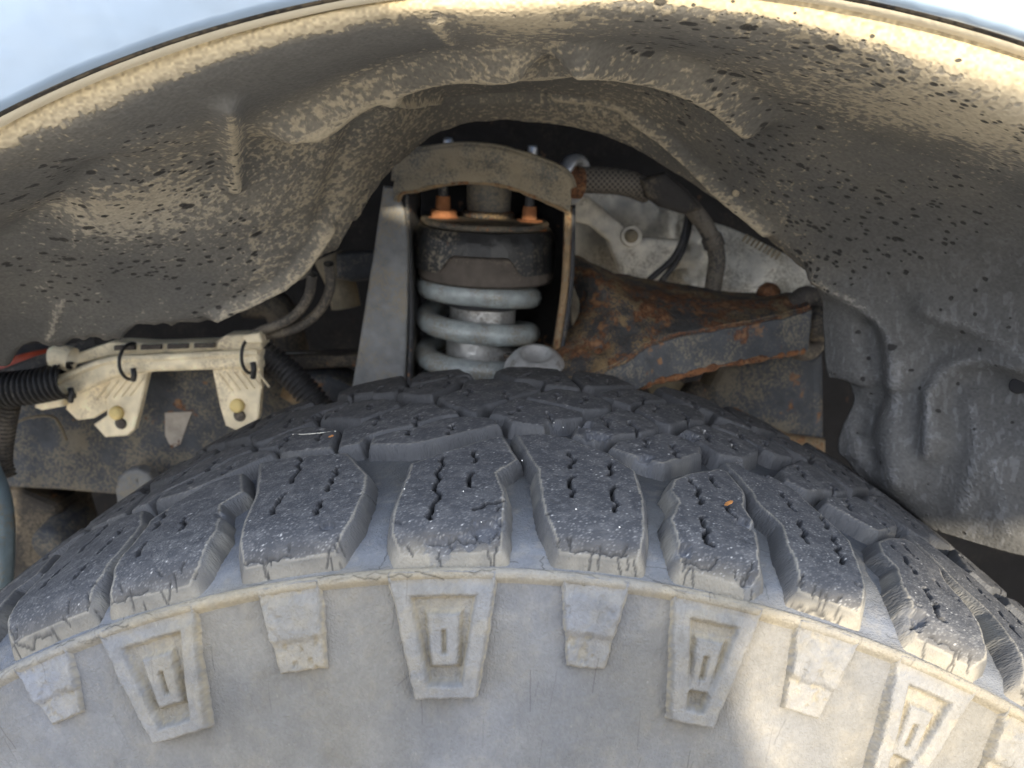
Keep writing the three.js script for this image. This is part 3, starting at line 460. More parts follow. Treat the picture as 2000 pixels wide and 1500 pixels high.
{ const t = mesh('loom_sleeve', tube([at(106, 700, -.322), at(122, 698, -.322), at(142, 703, -.322)], .0095, { n: 16 }), M.nylon, scene, 'short cream sleeve on the dark wire bundle'); t.userData.category = 'sleeve'; }
wire('grey_wire', 'outer grey looped wire in the gap under the liner', 'wire', [[642, 515, -.30], [645, 560, -.31], [625, 605, -.32], [580, 640, -.33], [520, 655, -.34]], .0036, M.grey_loom);
wire('grey_wire', 'inner grey looped wire nearer the liner edge', 'wire', [[610, 535, -.30], [602, 580, -.31], [570, 620, -.32], [500, 650, -.33]], .0036, M.grey_loom);
wire('thin_wire', 'thin tan wire crossing the frame rail at left', 'wire', [[20, 830, -.365], [60, 815, -.365], [105, 815, -.365], [118, 832, -.365], [130, 860, -.368]], .0012, M.tan_dirt, { n: 40, rad: 6 });
// ---------------------------------------------------------------- the person taking the picture, behind the lens with the sun at the back
function blob(caps, lo, hi, n, k) { // tapered capsules [ax,ay,az,bx,by,bz,ra,rb] joined by a smooth minimum and meshed
  const size = Math.max(hi[0] - lo[0], hi[1] - lo[1], hi[2] - lo[2]) / 2, c = [0, 1, 2].map(i => (lo[i] + hi[i]) / 2);
  const mc = new MarchingCubes(n, new THREE.MeshStandardMaterial(), false, false, 200000); mc.isolation = 0;
  for (let z = 0; z < n; z++) for (let y = 0; y < n; y++) for (let x = 0; x < n; x++) {
    const p = [x, y, z].map((q, i) => c[i] + (q / n * 2 - 1) * size); let d = 1e3;
    for (const q of caps) { const e = [q[3] - q[0], q[4] - q[1], q[5] - q[2]], w = [p[0] - q[0], p[1] - q[1], p[2] - q[2]], t = clamp((w[0] * e[0] + w[1] * e[1] + w[2] * e[2]) / (e[0] ** 2 + e[1] ** 2 + e[2] ** 2 + 1e-9)); const s = Math.hypot(w[0] - e[0] * t, w[1] - e[1] * t, w[2] - e[2] * t) - mix(q[6], q[7], t); const h = clamp(0.5 + 0.5 * (d - s) / k); d = mix(d, s, h) - k * h * (1 - h); }
    mc.field[x + y * n + z * n * n] = -d;
  }
  mc.update(); const m = mc.count, P = new Float32Array(m * 3), N = new Float32Array(m * 3);
  for (let i = 0; i < m * 3; i++) { P[i] = mc.positionArray[i] * size + c[i % 3]; N[i] = mc.normalArray[i]; }
  const g = new THREE.BufferGeometry(); g.setAttribute('position', new THREE.BufferAttribute(P, 3)); g.setAttribute('normal', new THREE.BufferAttribute(N, 3)); return g;
}
{
  const t = thing('person', 'person in a dark jacket leaning forward with a phone held in both hands', 'person');
  const C = [[-.03, -.30, .96, -.03, .02, .80, .155, .15], [-.03, .02, .80, -.01, .21, .71, .15, .115], [.11, -.30, .96, .11, .02, .80, .155, .15], [.11, .02, .80, .09, .21, .71, .15, .115], [-.12, .22, .70, .20, .22, .70, .085, .085], [.04, .27, .68, .04, .36, .63, .065, .056]];
  for (const s of [-1, 1]) { const X = v => .04 + s * v; const e = s > 0 ? [X(.35), .19, .60] : [X(.23), -.02, .58], sy = s > 0 ? .25 : .22; C.push([X(.17), sy, .70, ...e, .085, .078], [...e, X(.10), .09, .37, .07, .036], [X(.10), -.30, .95, X(.17), -.26, .58, .09, .066], [X(.17), -.26, .58, X(.15), -.70, .80, .064, .045], [X(.15), -.755, .84, X(.17), -.765, .66, .045, .038]); }
  mesh('clothing', blob(C, [-.5, -.85, .3], [.5, .6, 1.3], 76, .05), mat('jacket', { color: new THREE.Color().setRGB(.05, .055, .07), roughness: .9 }), t);
  const down = a => a.map(q => q.map((v, i) => i === 1 || i === 4 ? v - .10 : v));
  const skin = mat('skin', { color: new THREE.Color().setRGB(.45, .27, .19), roughness: .6 });
  mesh('head', blob(down([[.04, .56, .585, .04, .575, .57, .088, .09], [.04, .50, .545, .04, .52, .54, .058, .06], [.04, .535, .468, .04, .515, .455, .012, .016], [.04, .45, .64, .04, .5, .6, .055, .055], [-.045, .53, .57, -.05, .55, .575, .018, .02], [.125, .53, .57, .13, .55, .575, .018, .02]]), [-.12, .28, .42], [.2, .62, .74], 48, .02), skin, t);
  mesh('hair', blob(down([[.04, .60, .60, .04, .585, .63, .086, .088], [.04, .54, .65, .04, .56, .645, .07, .075]]), [-.12, .3, .42], [.2, .64, .74], 40, .03), mat('hair', { color: new THREE.Color().setRGB(.03, .02, .015), roughness: .8 }), t);
  for (const s of [-1, 1]) { const X = v => .0198 + s * v, H = [[X(.115), .10, .37, X(.092), .098, .315, .028, .03], [X(.09), .10, .33, X(.072), .128, .305, .011, .009], [X(.072), .128, .305, X(.055), .138, .29, .0095, .008]];
    for (let f = 0; f < 4; f++) { const y = .118 - f * .019; H.push([X(.095), y, .31, X(.097), y, .283, .0095, .009], [X(.097), y, .283, X(.088), y, .262, .009, .0085], [X(.088), y, .262, X(.084 - .003 * (f % 2)), y, .2585, .008, .0075]); }
    mesh('hand', blob(H, [X(.09) - .07, .03, .245], [X(.09) + .07, .17, .385], 46, .006), skin, t); }
  settle(t);
  const ph = thing('phone', 'black phone held up in two hands in front of the wheel', 'phone');
  const b = new RoundedBoxGeometry(.150, .074, .008, 4, .0038); b.translate(.0198, .0955, .2745); mesh('body', b, M.loom, ph);
  const sc = new RoundedBoxGeometry(.143, .067, .0006, 2, .0002); sc.translate(.0198, .0955, .2788); mesh('screen', sc, mat('screen_glass', { color: new THREE.Color().setRGB(.02, .02, .022), roughness: .1 }), ph); settle(ph);
}
// ---------------------------------------------------------------- tyre
// cross-section: v along it (0 at the outer edge of the tread, positive down the sidewall); groove floor (z, r) and top of the blocks (z, r)
const TR = 0.40;
const PROF = [
  [-0.40, -0.285, 0.23, -0.288, 0.23], [-0.30, -0.279, 0.338, -0.281, 0.339], [-0.275, -0.268, 0.362, -0.270, 0.364], [-0.262, -0.259, 0.376, -0.2615, 0.382], [-0.25, -0.249, 0.384, -0.2515, 0.392], [-0.235, -0.235, 0.3900, -0.236, 0.3975], [-0.125, -0.125, 0.3935, -0.125, 0.4015], [-0.02, -0.022, 0.3910, -0.020, 0.3985],
  [-0.005, -0.009, 0.3882, -0.006, 0.3965], [0.005, -0.001, 0.3855, 0.0005, 0.3925], [0.013, 0.003, 0.3820, 0.0035, 0.3865], [0.018, 0.0055, 0.3805, 0.0060, 0.3820], [0.022, 0.0068, 0.379, 0.0085, 0.380], [0.026, 0.0072, 0.375, 0.0092, 0.3757], [0.05, 0.0125, 0.35, 0.016, 0.351], [0.085, 0.019, 0.315, 0.0225, 0.3155], [0.12, 0.023, 0.28, 0.0265, 0.28], [0.17, 0.0225, 0.23, 0.026, 0.23]];
const profAt = v => {
  let i = 0; while (i < PROF.length - 2 && v > PROF[i + 1][0]) i++;
  const a = PROF[Math.max(0, i - 1)], b = PROF[i], c = PROF[i + 1], d = PROF[Math.min(PROF.length - 1, i + 2)], t = clamp((v - b[0]) / (c[0] - b[0]));
  const out = []; for (let k = 1; k < 5; k++) { // monotone-ish cubic with tangents scaled to the uneven spacing
    const h = c[0] - b[0], m0 = (c[k] - a[k]) / Math.max(1e-6, c[0] - a[0]) * h, m1 = (d[k] - b[k]) / Math.max(1e-6, d[0] - b[0]) * h, t2 = t * t, t3 = t2 * t;
    out.push((2 * t3 - 3 * t2 + 1) * b[k] + (t3 - 2 * t2 + t) * m0 + (-2 * t3 + 3 * t2) * c[k] + (t3 - t2) * m1);
  } return out;
};
const PT = []; for (let i = 0; i <= 4000; i++) PT.push(profAt(-0.40 + i / 4000 * 0.57));
function onTyre(th, v, h) { // degrees, metres, height share
  const x = clamp((v + 0.40) / 0.57) * 4000, i = Math.min(3999, Math.floor(x)), f = x - i, a = PT[i], b = PT[i + 1];
  const zb = mix(a[0], b[0], f), rb = mix(a[1], b[1], f), ze = mix(a[2], b[2], f), re = mix(a[3], b[3], f);
  const r = rb + (re - rb) * h, z = zb + (ze - zb) * h, t = th * Math.PI / 180;
  return [r * Math.sin(t), r * Math.cos(t) - TR, z];
}
const MMD = TR * Math.PI / 180 * 1000;   // mm of tread per degree
const BL = {
  A1: { p: [[0.3,-84],[1.4,-55],[0.3,-39],[0.9,-21],[1.0,2],[0.9,15],[-4.6,16],[-5.0,6],[-5.0,-13],[-5.0,-44],[-5.1,-52],[-3.4,-62],[-0.8,-79]], s: [[[-3.1,-58],[-3.1,-45],[-3.1,-29],[-2.7,-15],[-2.9,-5],[-2.9,-1]],[[-1.3,-65],[-1.2,-50]],[[-1.1,-40],[-1.2,-28],[-0.9,-25]],[[-0.7,-7],[-0.1,-11],[0.8,-14]]] },
  B1: { p: [[1.0,-85],[2.7,-88],[4.4,-86],[5.6,-77],[6.9,-71],[8.4,-54],[8.5,-28],[8.3,-2],[8.1,14],[3.8,14],[3.1,-2],[2.8,-13],[2.5,-44],[1.6,-69]], s: [[[4.5,-68],[4.7,-55],[4.5,-49]],[[4.7,-41],[4.4,-32],[4.7,-26],[4.5,-20]],[[7.1,-60],[6.7,-45]],[[7.1,-36],[6.7,-26],[7.0,-18],[6.7,-12]]] },
  B0: { p: [[-16.2,-86],[-14.2,-85],[-9.6,-74],[-7.3,-43],[-6.9,-23],[-7.0,-4],[-7.9,13],[-13.0,13],[-13.3,-6],[-14.3,-45]], s: [[[-13.0,-84],[-12.3,-59],[-12.1,-47]],[[-12.0,-38],[-12.1,-28],[-11.9,-17]],[[-9.6,-58],[-9.4,-40],[-9.3,-31]],[[-9.3,-23],[-9.2,-17],[-9.2,-11]]] },
  A0: { p: [[-21.2,-15],[-21.3,-24],[-21.8,-49],[-20.7,-65],[-19.0,-79],[-16.9,-78],[-15.3,-50],[-16.2,-41],[-14.8,-13],[-15.3,7],[-16.1,15],[-20.9,13],[-20.6,0]], s: [[[-20.9,-57],[-20.2,-34]],[[-19.7,-22],[-19.5,-10]],[[-18.3,-38],[-17.7,-23]]] },
  A2: { p: [[10.7,-53],[12.0,-64],[14.1,-78],[14.9,-78],[15.4,-59],[14.6,-40],[14.7,-28],[14.3,-1],[14.5,9],[13.9,16],[10.3,14],[9.9,6],[9.6,-13],[10.4,-29],[10.1,-40]], s: [[[11.8,-57],[12.0,-44],[11.7,-31]],[[11.7,-20],[11.5,-15],[11.7,-9],[11.4,-3],[11.8,0]],[[13.3,-66],[13.4,-54]],[[13.3,-35],[13.7,-26]]] },
  B2: { p: [[14.8,-88],[15.6,-46],[16.4,-31],[16.0,-13],[16.2,1],[16.4,12],[20.0,13],[20.1,5],[20.3,-13],[21.0,-38],[20.8,-46],[19.3,-81],[16.4,-100]], s: [[[18.0,-70],[18.1,-51]],[[18.0,-42],[17.5,-20]],[[20.1,-57],[19.7,-43]],[[19.9,-37],[19.1,-12]]] },
  C1: { p: [[-8.5,-86],[-8.7,-93],[-5.7,-102],[-4.1,-113],[-3.0,-115],[-0.9,-111],[0.0,-99],[-3.5,-82],[-5.0,-77],[-5.7,-76],[-8.4,-81]] },
  F: { p: [[-13.2,-174],[-11.1,-172],[-8.7,-161],[-7.7,-143],[-8.6,-139],[-9.6,-130],[-10.4,-126],[-15.8,-156],[-16.7,-168],[-15.4,-176]] },
  G: { p: [[-8.9,-174],[-9.5,-193],[-6.9,-203],[-5.2,-208],[-3.8,-210],[-3.4,-201],[-4.7,-178],[-5.6,-165],[-5.8,-159],[-8.3,-170]] },
  H: { p: [[-3.8,-193],[-0.6,-194],[-0.4,-187],[1.6,-186],[2.7,-167],[2.2,-163],[1.2,-156],[-0.4,-140],[-1.3,-134],[-1.7,-124],[-1.9,-117],[-4.2,-137],[-5.3,-154],[-3.7,-171]] },
  I: { p: [[-0.9,-116],[-0.7,-129],[0.7,-146],[1.3,-147],[5.6,-129],[5.7,-119],[4.6,-114],[3.1,-105],[2.9,-98],[0.7,-103],[0.2,-111]] },
  J: { p: [[1.5,-149],[1.7,-157],[3.0,-166],[3.6,-174],[5.6,-173],[7.8,-164],[8.0,-150],[7.8,-141],[6.6,-136],[5.8,-133],[3.6,-141]] },
  K: { p: [[5.2,-106],[6.0,-117],[7.8,-136],[8.5,-147],[9.9,-143],[10.9,-129],[11.1,-123],[10.8,-113],[9.1,-103],[7.9,-97],[6.8,-88],[6.2,-85],[4.8,-90]] },
  L: { p: [[7.1,-78],[7.7,-89],[9.9,-103],[11.1,-115],[13.3,-112],[13.7,-103],[13.4,-93],[11.7,-78],[10.4,-68],[9.6,-69],[8.2,-73]] },
  M: { p: [[9.9,-151],[10.4,-163],[11.8,-175],[14.9,-190],[15.9,-183],[16.0,-171],[15.4,-158],[13.6,-144],[12.1,-129],[11.1,-133],[10.3,-144]] },
  N: { p: [[12.5,-119],[13.3,-132],[15.1,-150],[17.5,-152],[19.2,-141],[18.5,-124],[16.7,-103],[14.8,-98],[13.9,-109]] },
  O: { p: [[7.3,-175],[9.2,-196],[10.9,-202],[12.5,-198],[13.2,-188],[11.8,-177],[10.5,-167],[9.6,-154],[8.1,-161],[7.0,-163]] },
  P: { p: [[-1.4,-218],[0.5,-231],[2.5,-228],[3.7,-228],[5.1,-208],[5.9,-179],[5.6,-176],[3.0,-180],[2.9,-188],[0.4,-192],[-1.0,-206]] },
  Q: { p: [[5.4,-211],[6.0,-229],[7.4,-230],[8.9,-231],[10.2,-221],[11.0,-209],[8.4,-193],[6.9,-186],[6.2,-186]] },
  D1: { p: [[-17.8,-113],[-18.6,-130],[-16.1,-139],[-13.9,-131],[-11.7,-115],[-11.3,-97],[-11.0,-84],[-14.6,-93]] },
  D2: { p: [[-11.3,-114],[-10.3,-115],[-10.1,-122],[-8.5,-135],[-7.4,-148],[-5.2,-142],[-4.7,-133],[-3.5,-129],[-3.0,-116],[-4.1,-114],[-5.8,-104],[-8.7,-95],[-9.2,-84],[-10.6,-84]] },
};
const zig = (x0, y0, x1, y1, n = 5, amp = 1.1) => { const L = Math.hypot(x1 - x0, y1 - y0), nx = -(y1 - y0) / L, ny = (x1 - x0) / L, o = []; for (let i = 0; i <= n; i++) { const k = i === 0 || i === n ? 0 : (i % 2 ? amp : -amp); o.push([mix(x0, x1, i / n) + nx * k, mix(y0, y1, i / n) + ny * k]); } return o; };
const blocks = [];
function addBlock(key, shift, front) {
  const b = BL[key];
  const p = b.p.map(q => [(q[0] + shift) * MMD, q[1]]);
  let s = [];
  if (front) for (const line of b.s) { // each sipe as a finer zigzag
    const q = line.map(a => [(a[0] + shift) * MMD, a[1]]), o = [];
    for (let i = 0; i + 1 < q.length; i++) { const n = Math.max(2, Math.round(Math.hypot(q[i + 1][0] - q[i][0], q[i + 1][1] - q[i][1]) / 5)); const z = zig(...q[i], ...q[i + 1], n, 1.1); if (i) z.shift(); o.push(...z); }
    s.push(o);
  } else {
    let cx = 0, cy = 0, x0 = 1e9, x1 = -1e9, y0 = 1e9, y1 = -1e9; for (const q of p) { cx += q[0] / p.length; cy += q[1] / p.length; x0 = Math.min(x0, q[0]); x1 = Math.max(x1, q[0]); y0 = Math.min(y0, q[1]); y1 = Math.max(y1, q[1]); }
    const hw = (x1 - x0) * 0.17, hh = Math.min(12, (y1 - y0) * 0.2);
    s = [zig(cx - hw + rr(-3, 3), cy - hh, cx - hw + rr(-4, 4), cy + hh * rr(0.3, 1), 4, 1.3), zig(cx + hw + rr(-3, 3), cy - hh * rr(0.2, 1), cx + hw + rr(-4, 4), cy + hh, 4, 1.3)];
  }
  blocks.push({ key, p, s, front, cell: front ? 0.6 : key === 'P' || key === 'Q' ? 1.2 : 0.85, sd: blocks.length * 7.3 });
}
for (const [k, sh] of [['A1', 0], ['B1', 0], ['B0', 0], ['A0', 0], ['A2', 0], ['B2', 0], ['B0', -14.3], ['A0', -14.6], ['B0', -28.6], ['A0', -29.2], ['A2', 12.9], ['B2', 13.2], ['A2', 25.6], ['B2', 26.2], ['A2', 38.4]]) addBlock(k, sh, true);
for (const k of ['C1', 'D1', 'D2', 'F', 'G', 'H', 'I', 'J', 'K', 'L', 'M', 'N', 'O']) addBlock(k, 0, false);
for (const n of [1, 2, 3]) for (const k of ['C1', 'D1', 'D2', 'F', 'G', 'H']) addBlock(k, -15.2 * n, false);
for (const n of [1, 2, 3]) for (const k of ['J', 'K', 'L', 'M', 'N', 'O']) addBlock(k, 14.3 * n, false);
for (let n = -3; n <= 3; n++) for (const k of ['P', 'Q']) addBlock(k, 14.4 * n, false);
const crack = (x0, y0, x1, y1, n, amp) => { const L = Math.hypot(x1 - x0, y1 - y0), nx = -(y1 - y0) / L, ny = (x1 - x0) / L, o = []; let k = 0; for (let i = 0; i <= n * 2; i++) { const f = i / n / 2, j = i && i < n * 2 ? rr(-0.3, 0.3) / n : 0; k = i && i < n * 2 ? k * 0.55 + rr(-amp, amp) : 0; o.push([mix(x0, x1, f + j) + nx * k, mix(y0, y1, f + j) + ny * k]); } return o; };
for (const b of blocks) { // weather cracks round the shoulder of the front blocks
  b.c = []; if (!b.front) continue;
  const xs = b.p.filter(q => q[1] > -10).map(q => q[0]), a = Math.min(...xs), z = Math.max(...xs);
  for (let k = 0; k < 9; k++) { const x = rr(a, z), y = rr(3, 15); b.c.push(crack(x, y, x + rr(-2, 2), y + rr(2.5, 7), 3, 0.4)); }
  const y0 = rr(10, 14), u = rr(a, mix(a, z, 0.4)); b.c.push(crack(u, y0, u + rr(9, 20), y0 + rr(-1.5, 1.5), 7, 0.9));
  for (let k = 0; k < 3; k++) { const x = rnd() < 0.5 ? a + rr(0, 5) : z - rr(0, 5), y = rr(-45, 0); b.c.push(crack(x, y, x + rr(-5, 5), y + rr(-4, 4), 3, 0.6)); }
}
for (const b of blocks) {
  if (b.key === 'P' || b.key === 'Q') b.p = b.p.map(q => [q[0], q[1] < -222 ? -253 : q[1] * 1.02]);
  b.box = [1e9, -1e9, 1e9, -1e9]; for (const q of b.p) { b.box[0] = Math.min(b.box[0], q[0]); b.box[1] = Math.max(b.box[1], q[0]); b.box[2] = Math.min(b.box[2], q[1]); b.box[3] = Math.max(b.box[3], q[1]); }
}
function sd2(p, x, y) {   // signed distance, positive inside
  let d = 1e9, s = -1; for (let i = 0, j = p.length - 1; i < p.length; j = i++) {
    const ax = p[j][0], ay = p[j][1], bx = p[i][0], by = p[i][1], ex = bx - ax, ey = by - ay, wx = x - ax, wy = y - ay, t = clamp((wx * ex + wy * ey) / (ex * ex + ey * ey)), qx = wx - ex * t, qy = wy - ey * t;
    d = Math.min(d, qx * qx + qy * qy); if ((ay > y) !== (by > y) && x < ax + (y - ay) / (by - ay) * ex) s = -s;
  } return s * Math.sqrt(d);
}
function segd(line, x, y) { let d = 1e9; for (let i = 0; i + 1 < line.length; i++) { const [ax, ay] = line[i], [bx, by] = line[i + 1], ex = bx - ax, ey = by - ay, wx = x - ax, wy = y - ay, t = clamp((wx * ex + wy * ey) / (ex * ex + ey * ey)), qx = wx - ex * t, qy = wy - ey * t; d = Math.min(d, qx * qx + qy * qy); } return Math.sqrt(d); }
const RUB = [0.036, 0.037, 0.041], DUST = [0.27, 0.25, 0.205], GROOVE = [0.135, 0.142, 0.155], WALLC = [0.172, 0.167, 0.158];
// torn-out chunks: degrees, mm, radius mm, depth share
const CHIPS = [[0.0, 4, 7, 0.45], [-0.9, 9, 5, 0.3], [4.4, -104, 8, 0.7], [5.6, -108, 6, 0.6], [14.1, -22, 5, 0.5], [14.0, 13, 5, 0.5], [10.2, 6, 4, 0.4], [22.9, 5, 6, 0.6], [-2.5, 12, 7, 0.35], [16.9, -94, 9, 0.6], [6.4, -92, 7, 0.5], [-15.4, -30, 5, 0.35], [13.3, -120, 6, 0.5], [-8.4, -2, 3, 0.3], [9.2, -70, 6, 0.4]];
function blockGeo(b) {
  const c = b.cell, w = b.front ? 2.5 : 2.0, pad = w + c, nx = Math.ceil((b.box[1] - b.box[0] + 2 * pad) / c), ny = Math.ceil((b.box[3] - b.box[2] + 2 * pad) / c), x0 = b.box[0] - pad, y0 = b.box[2] - pad;
  const nb = blocks.filter(o => o !== b && o.box[0] < b.box[1] + 6 && o.box[1] > b.box[0] - 6 && o.box[2] < b.box[3] + 6 && o.box[3] > b.box[2] - 6);
  const id = new Int32Array((nx + 1) * (ny + 1)).fill(-1), pos = [], col = [], uv = [], keep = [], idx = [];
  for (let j = 0; j <= ny; j++) for (let i = 0; i <= nx; i++) {
    const x = x0 + i * c, y = y0 + j * c;
    const wob = (fbm(x * 0.16, y * 0.16, b.sd, 3) - 0.5) * 1.1 + (vn(x * 0.9, y * 0.9, b.sd + 5) - 0.5) * 0.18;
    let d = sd2(b.p, x, y) + wob; if (d < -w - 2 * c) continue;
    for (const o of nb) { if (x < o.box[0] - 6 || x > o.box[1] + 6 || y < o.box[2] - 6 || y > o.box[3] + 6) continue; const e = sd2(o.p, x, y); if (e > -5) d = Math.min(d, (d - e) / 2 - 1.5); }
    if (d < -w - 1.5 * c) continue;
    const t = clamp((d + w) / (w + 1.5)); let h = d < -w ? -0.12 : 1 - Math.pow(1 - t, 2.3), sip = 0, chipped = 0, crk = 0;
    for (const l of b.c) { const ds = segd(l, x, y); if (ds < 1) crk = Math.max(crk, 1 - sst(0.12, 0.62, ds)); }
    for (const l of b.s) { const ds = segd(l, x, y); if (ds < 2) { const q = 1 - sst(0.32, 0.9, ds); sip = Math.max(sip, q); } }
    for (const [ct, cv, cr, cd] of CHIPS) { const dx = x - ct * MMD, dy = y - cv, q = Math.hypot(dx, dy) + (fbm(x * 0.35, y * 0.35, 60, 3) - 0.5) * cr * 1.1; if (q < cr) chipped = Math.max(chipped, cd * sst(cr, cr * 0.5, q) * (0.75 + 0.25 * vn(x * 0.5, y * 0.5, 71))); }
    const n = fbm(x * 0.09, y * 0.09, b.sd + 9, 3) - 0.5, n2 = vn(x * 0.55, y * 0.55, b.sd) - 0.5;
    if (t > 0.6) h += (n * 0.10 + n2 * 0.045) * sst(0.6, 1, t);
    h -= crk * 0.16; h -= chipped * t; h = Math.min(h, h - sip * 0.62 * sst(0.1, 0.9, t));
    const k = pos.length / 3; id[j * (nx + 1) + i] = k; keep.push(d >= -w - 0.5 * c);
    pos.push(...onTyre(x / MMD, y / 1000, h)); uv.push(x / 1000, y / 1000);
    // colour: worn black tops with mineral grit, dust on the walls and on the shoulder face
    const face = sst(4, 17, y + n * 5), edge = 1 - sst(0.72, 0.97, t), fr = fbm(x * 0.25, y * 0.25, 31, 3);
    let cc = mixc(RUB, [0.15, 0.145, 0.14], sst(0.42, 0.72, fr) * 0.2);
    const inner = sst(-125, -30, y); // walls deep in the tread stay darker
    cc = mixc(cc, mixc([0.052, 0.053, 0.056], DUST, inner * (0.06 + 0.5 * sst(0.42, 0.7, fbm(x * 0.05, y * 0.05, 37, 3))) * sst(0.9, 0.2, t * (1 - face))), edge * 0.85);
    cc = mixc(cc, mixc([0.10, 0.092, 0.08], [0.25, 0.222, 0.17], sst(9, 17, y + n * 8)), face * (0.55 + 0.35 * fr));
    if (t > 0.72 && t < 0.99) cc = mixc(cc, [0.27, 0.245, 0.195], (0.25 + 0.4 * fr) * inner * sst(0.72, 0.85, t));  // beige edge highlight painted along the rims of the block tops
    cc = mixc(cc, [0.07, 0.075, 0.088], chipped > 0.1 ? 0.4 : 0);
    const s = h3(i, j, Math.round(b.sd * 10)); const clus = 0.968 + 0.03 * sst(0.62, 0.4, fbm(x * 0.12, y * 0.12, 33, 3)); if (!sip && edge < 0.25 && s > clus) { const g = s > 0.998 ? 0.55 : 0.1 + 0.2 * vn(x, y, 3); cc = mixc(cc, [0.68, 0.66, 0.62], g * (1 - 0.5 * edge)); }
    if (!sip && edge < 0.25 && h3(i + 7, j, 91) > 0.9) cc = mixc(cc, [0.4, 0.39, 0.37], 0.16);
    if (crk > 0.2) cc = mixc(cc, [0.02, 0.019, 0.018], crk * 0.85);
    if (sip > 0.25) cc = mixc(cc, [0.012, 0.012, 0.013], sst(0.25, 0.7, sip));
    col.push(...cc);
  }
  for (let j = 0; j < ny; j++) for (let i = 0; i < nx; i++) {
    const a = id[j * (nx + 1) + i], e = id[j * (nx + 1) + i + 1], f = id[(j + 1) * (nx + 1) + i], g = id[(j + 1) * (nx + 1) + i + 1];
    if (a >= 0 && e >= 0 && f >= 0 && (keep[a] || keep[e] || keep[f])) idx.push(a, f, e);
    if (e >= 0 && g >= 0 && f >= 0 && (keep[e] || keep[g] || keep[f])) idx.push(e, f, g);
  }
  const G = new THREE.BufferGeometry(); G.setAttribute('position', new THREE.Float32BufferAttribute(pos, 3)); G.setAttribute('color', new THREE.Float32BufferAttribute(col, 3)); G.setAttribute('uv', new THREE.Float32BufferAttribute(uv, 2)); G.setIndex(idx); G.computeVertexNormals(); return G;
}
const tyre = thing('tyre', 'large worn black off-road tyre with chunky tread and dusty grey sidewall', 'tyre');
// scuffs, scratches and stains on the carcass (print in degrees x mm)
const CW = 2048, CH = 1024;
const scuff = (() => {
  const cv = document.createElement('canvas'); cv.width = CW; cv.height = CH; const g = cv.getContext('2d');
  g.fillStyle = '#d8d8d8'; g.fillRect(0, 0, CW, CH);
  const X = th => (th + 45) / 90 * CW, Y = v => CH - (v + 280) / 410 * CH;
  const im = g.getImageData(0, 0, CW, CH), D = im.data;
  for (let y = 0; y < CH; y++) for (let x = 0; x < CW; x++) {
    const u = x * 0.31, v = y * 0.4; const a = fbm(u * 0.03, v * 0.03, 5, 5), b = fbm(u * 0.15, v * 0.15, 15, 3), c = vn(u * 1.1, v * 1.1, 25);
    let k = 0.80 + (a - 0.5) * 0.16 + (b - 0.5) * 0.08 + (c - 0.5) * 0.06; const pale = sst(0.57, 0.61, fbm(u * 0.022, v * 0.04, 77, 5)) * 0.035; k += pale;
    const i = (y * CW + x) * 4, w = fbm(u * 0.02, v * 0.02, 44, 4) - 0.5; D[i] = 255 * clamp(k + w * 0.10); D[i + 1] = 255 * clamp(k + w * 0.04); D[i + 2] = 255 * clamp(k - w * 0.10); }
  g.putImageData(im, 0, 0);
  g.lineCap = 'round';
  for (let n = 0; n < 130; n++) { // fine scratches
    const th = rr(-38, 38), v = rr(26, 120), L = rr(3, 14), a = rr(-0.3, 0.3) + (rnd() < 0.12 ? 1.2 : 0); g.strokeStyle = `rgba(${rnd() < 0.6 ? '40,36,34' : '245,243,238'},${rr(0.1, 0.38)})`; g.lineWidth = rr(0.4, 1.0);
    g.beginPath(); let x = X(th), y = Y(v); g.moveTo(x, y); for (let k = 0; k < 5; k++) { x += Math.sin(a) * L * 0.6 + rr(-1, 1); y += Math.cos(a) * L * 0.55; g.lineTo(x, y); } g.stroke();
  }
  for (let n = 0; n < 120; n++) { // weather cracks along the rib and in the shoulder
    const th = rr(-38, 38), v = rnd() < 0.7 ? rr(14, 24) : rr(-20, 16); g.strokeStyle = `rgba(24,21,19,${rr(0.25, 0.6)})`; g.lineWidth = rr(0.5, 1.1);
    g.beginPath(); let x = X(th), y = Y(v); g.moveTo(x, y); const dir = rnd() < 0.7 ? 0 : 1; for (let k = 0; k < 7; k++) { x += dir ? rr(-3, 3) : rr(2, 7); y += dir ? rr(2, 5) : rr(-2.4, 2.4); g.lineTo(x, y); } g.stroke();
  }
  for (let n = 0; n < 900; n++) { g.fillStyle = `rgba(250,248,240,${rr(0.3, 0.9)})`; g.fillRect(X(rr(-44, 44)), Y(rr(-250, 120)), rr(1, 2.4), rr(1, 2.4)); }
  const t = new THREE.CanvasTexture(cv); t.colorSpace = THREE.SRGBColorSpace; return t;
})();
const scuffUV = (th, v) => [(th + 45) / 90, (v * 1000 + 280) / 410];
mat('sidewall_rubber', { vertexColors: true, map: scuff, roughness: 0.8, bumpMap: (() => { const c = pitTex.clone(); c.repeat.set(8, 5.2); c.needsUpdate = true; return c; })(), bumpScale: 0.00035 });
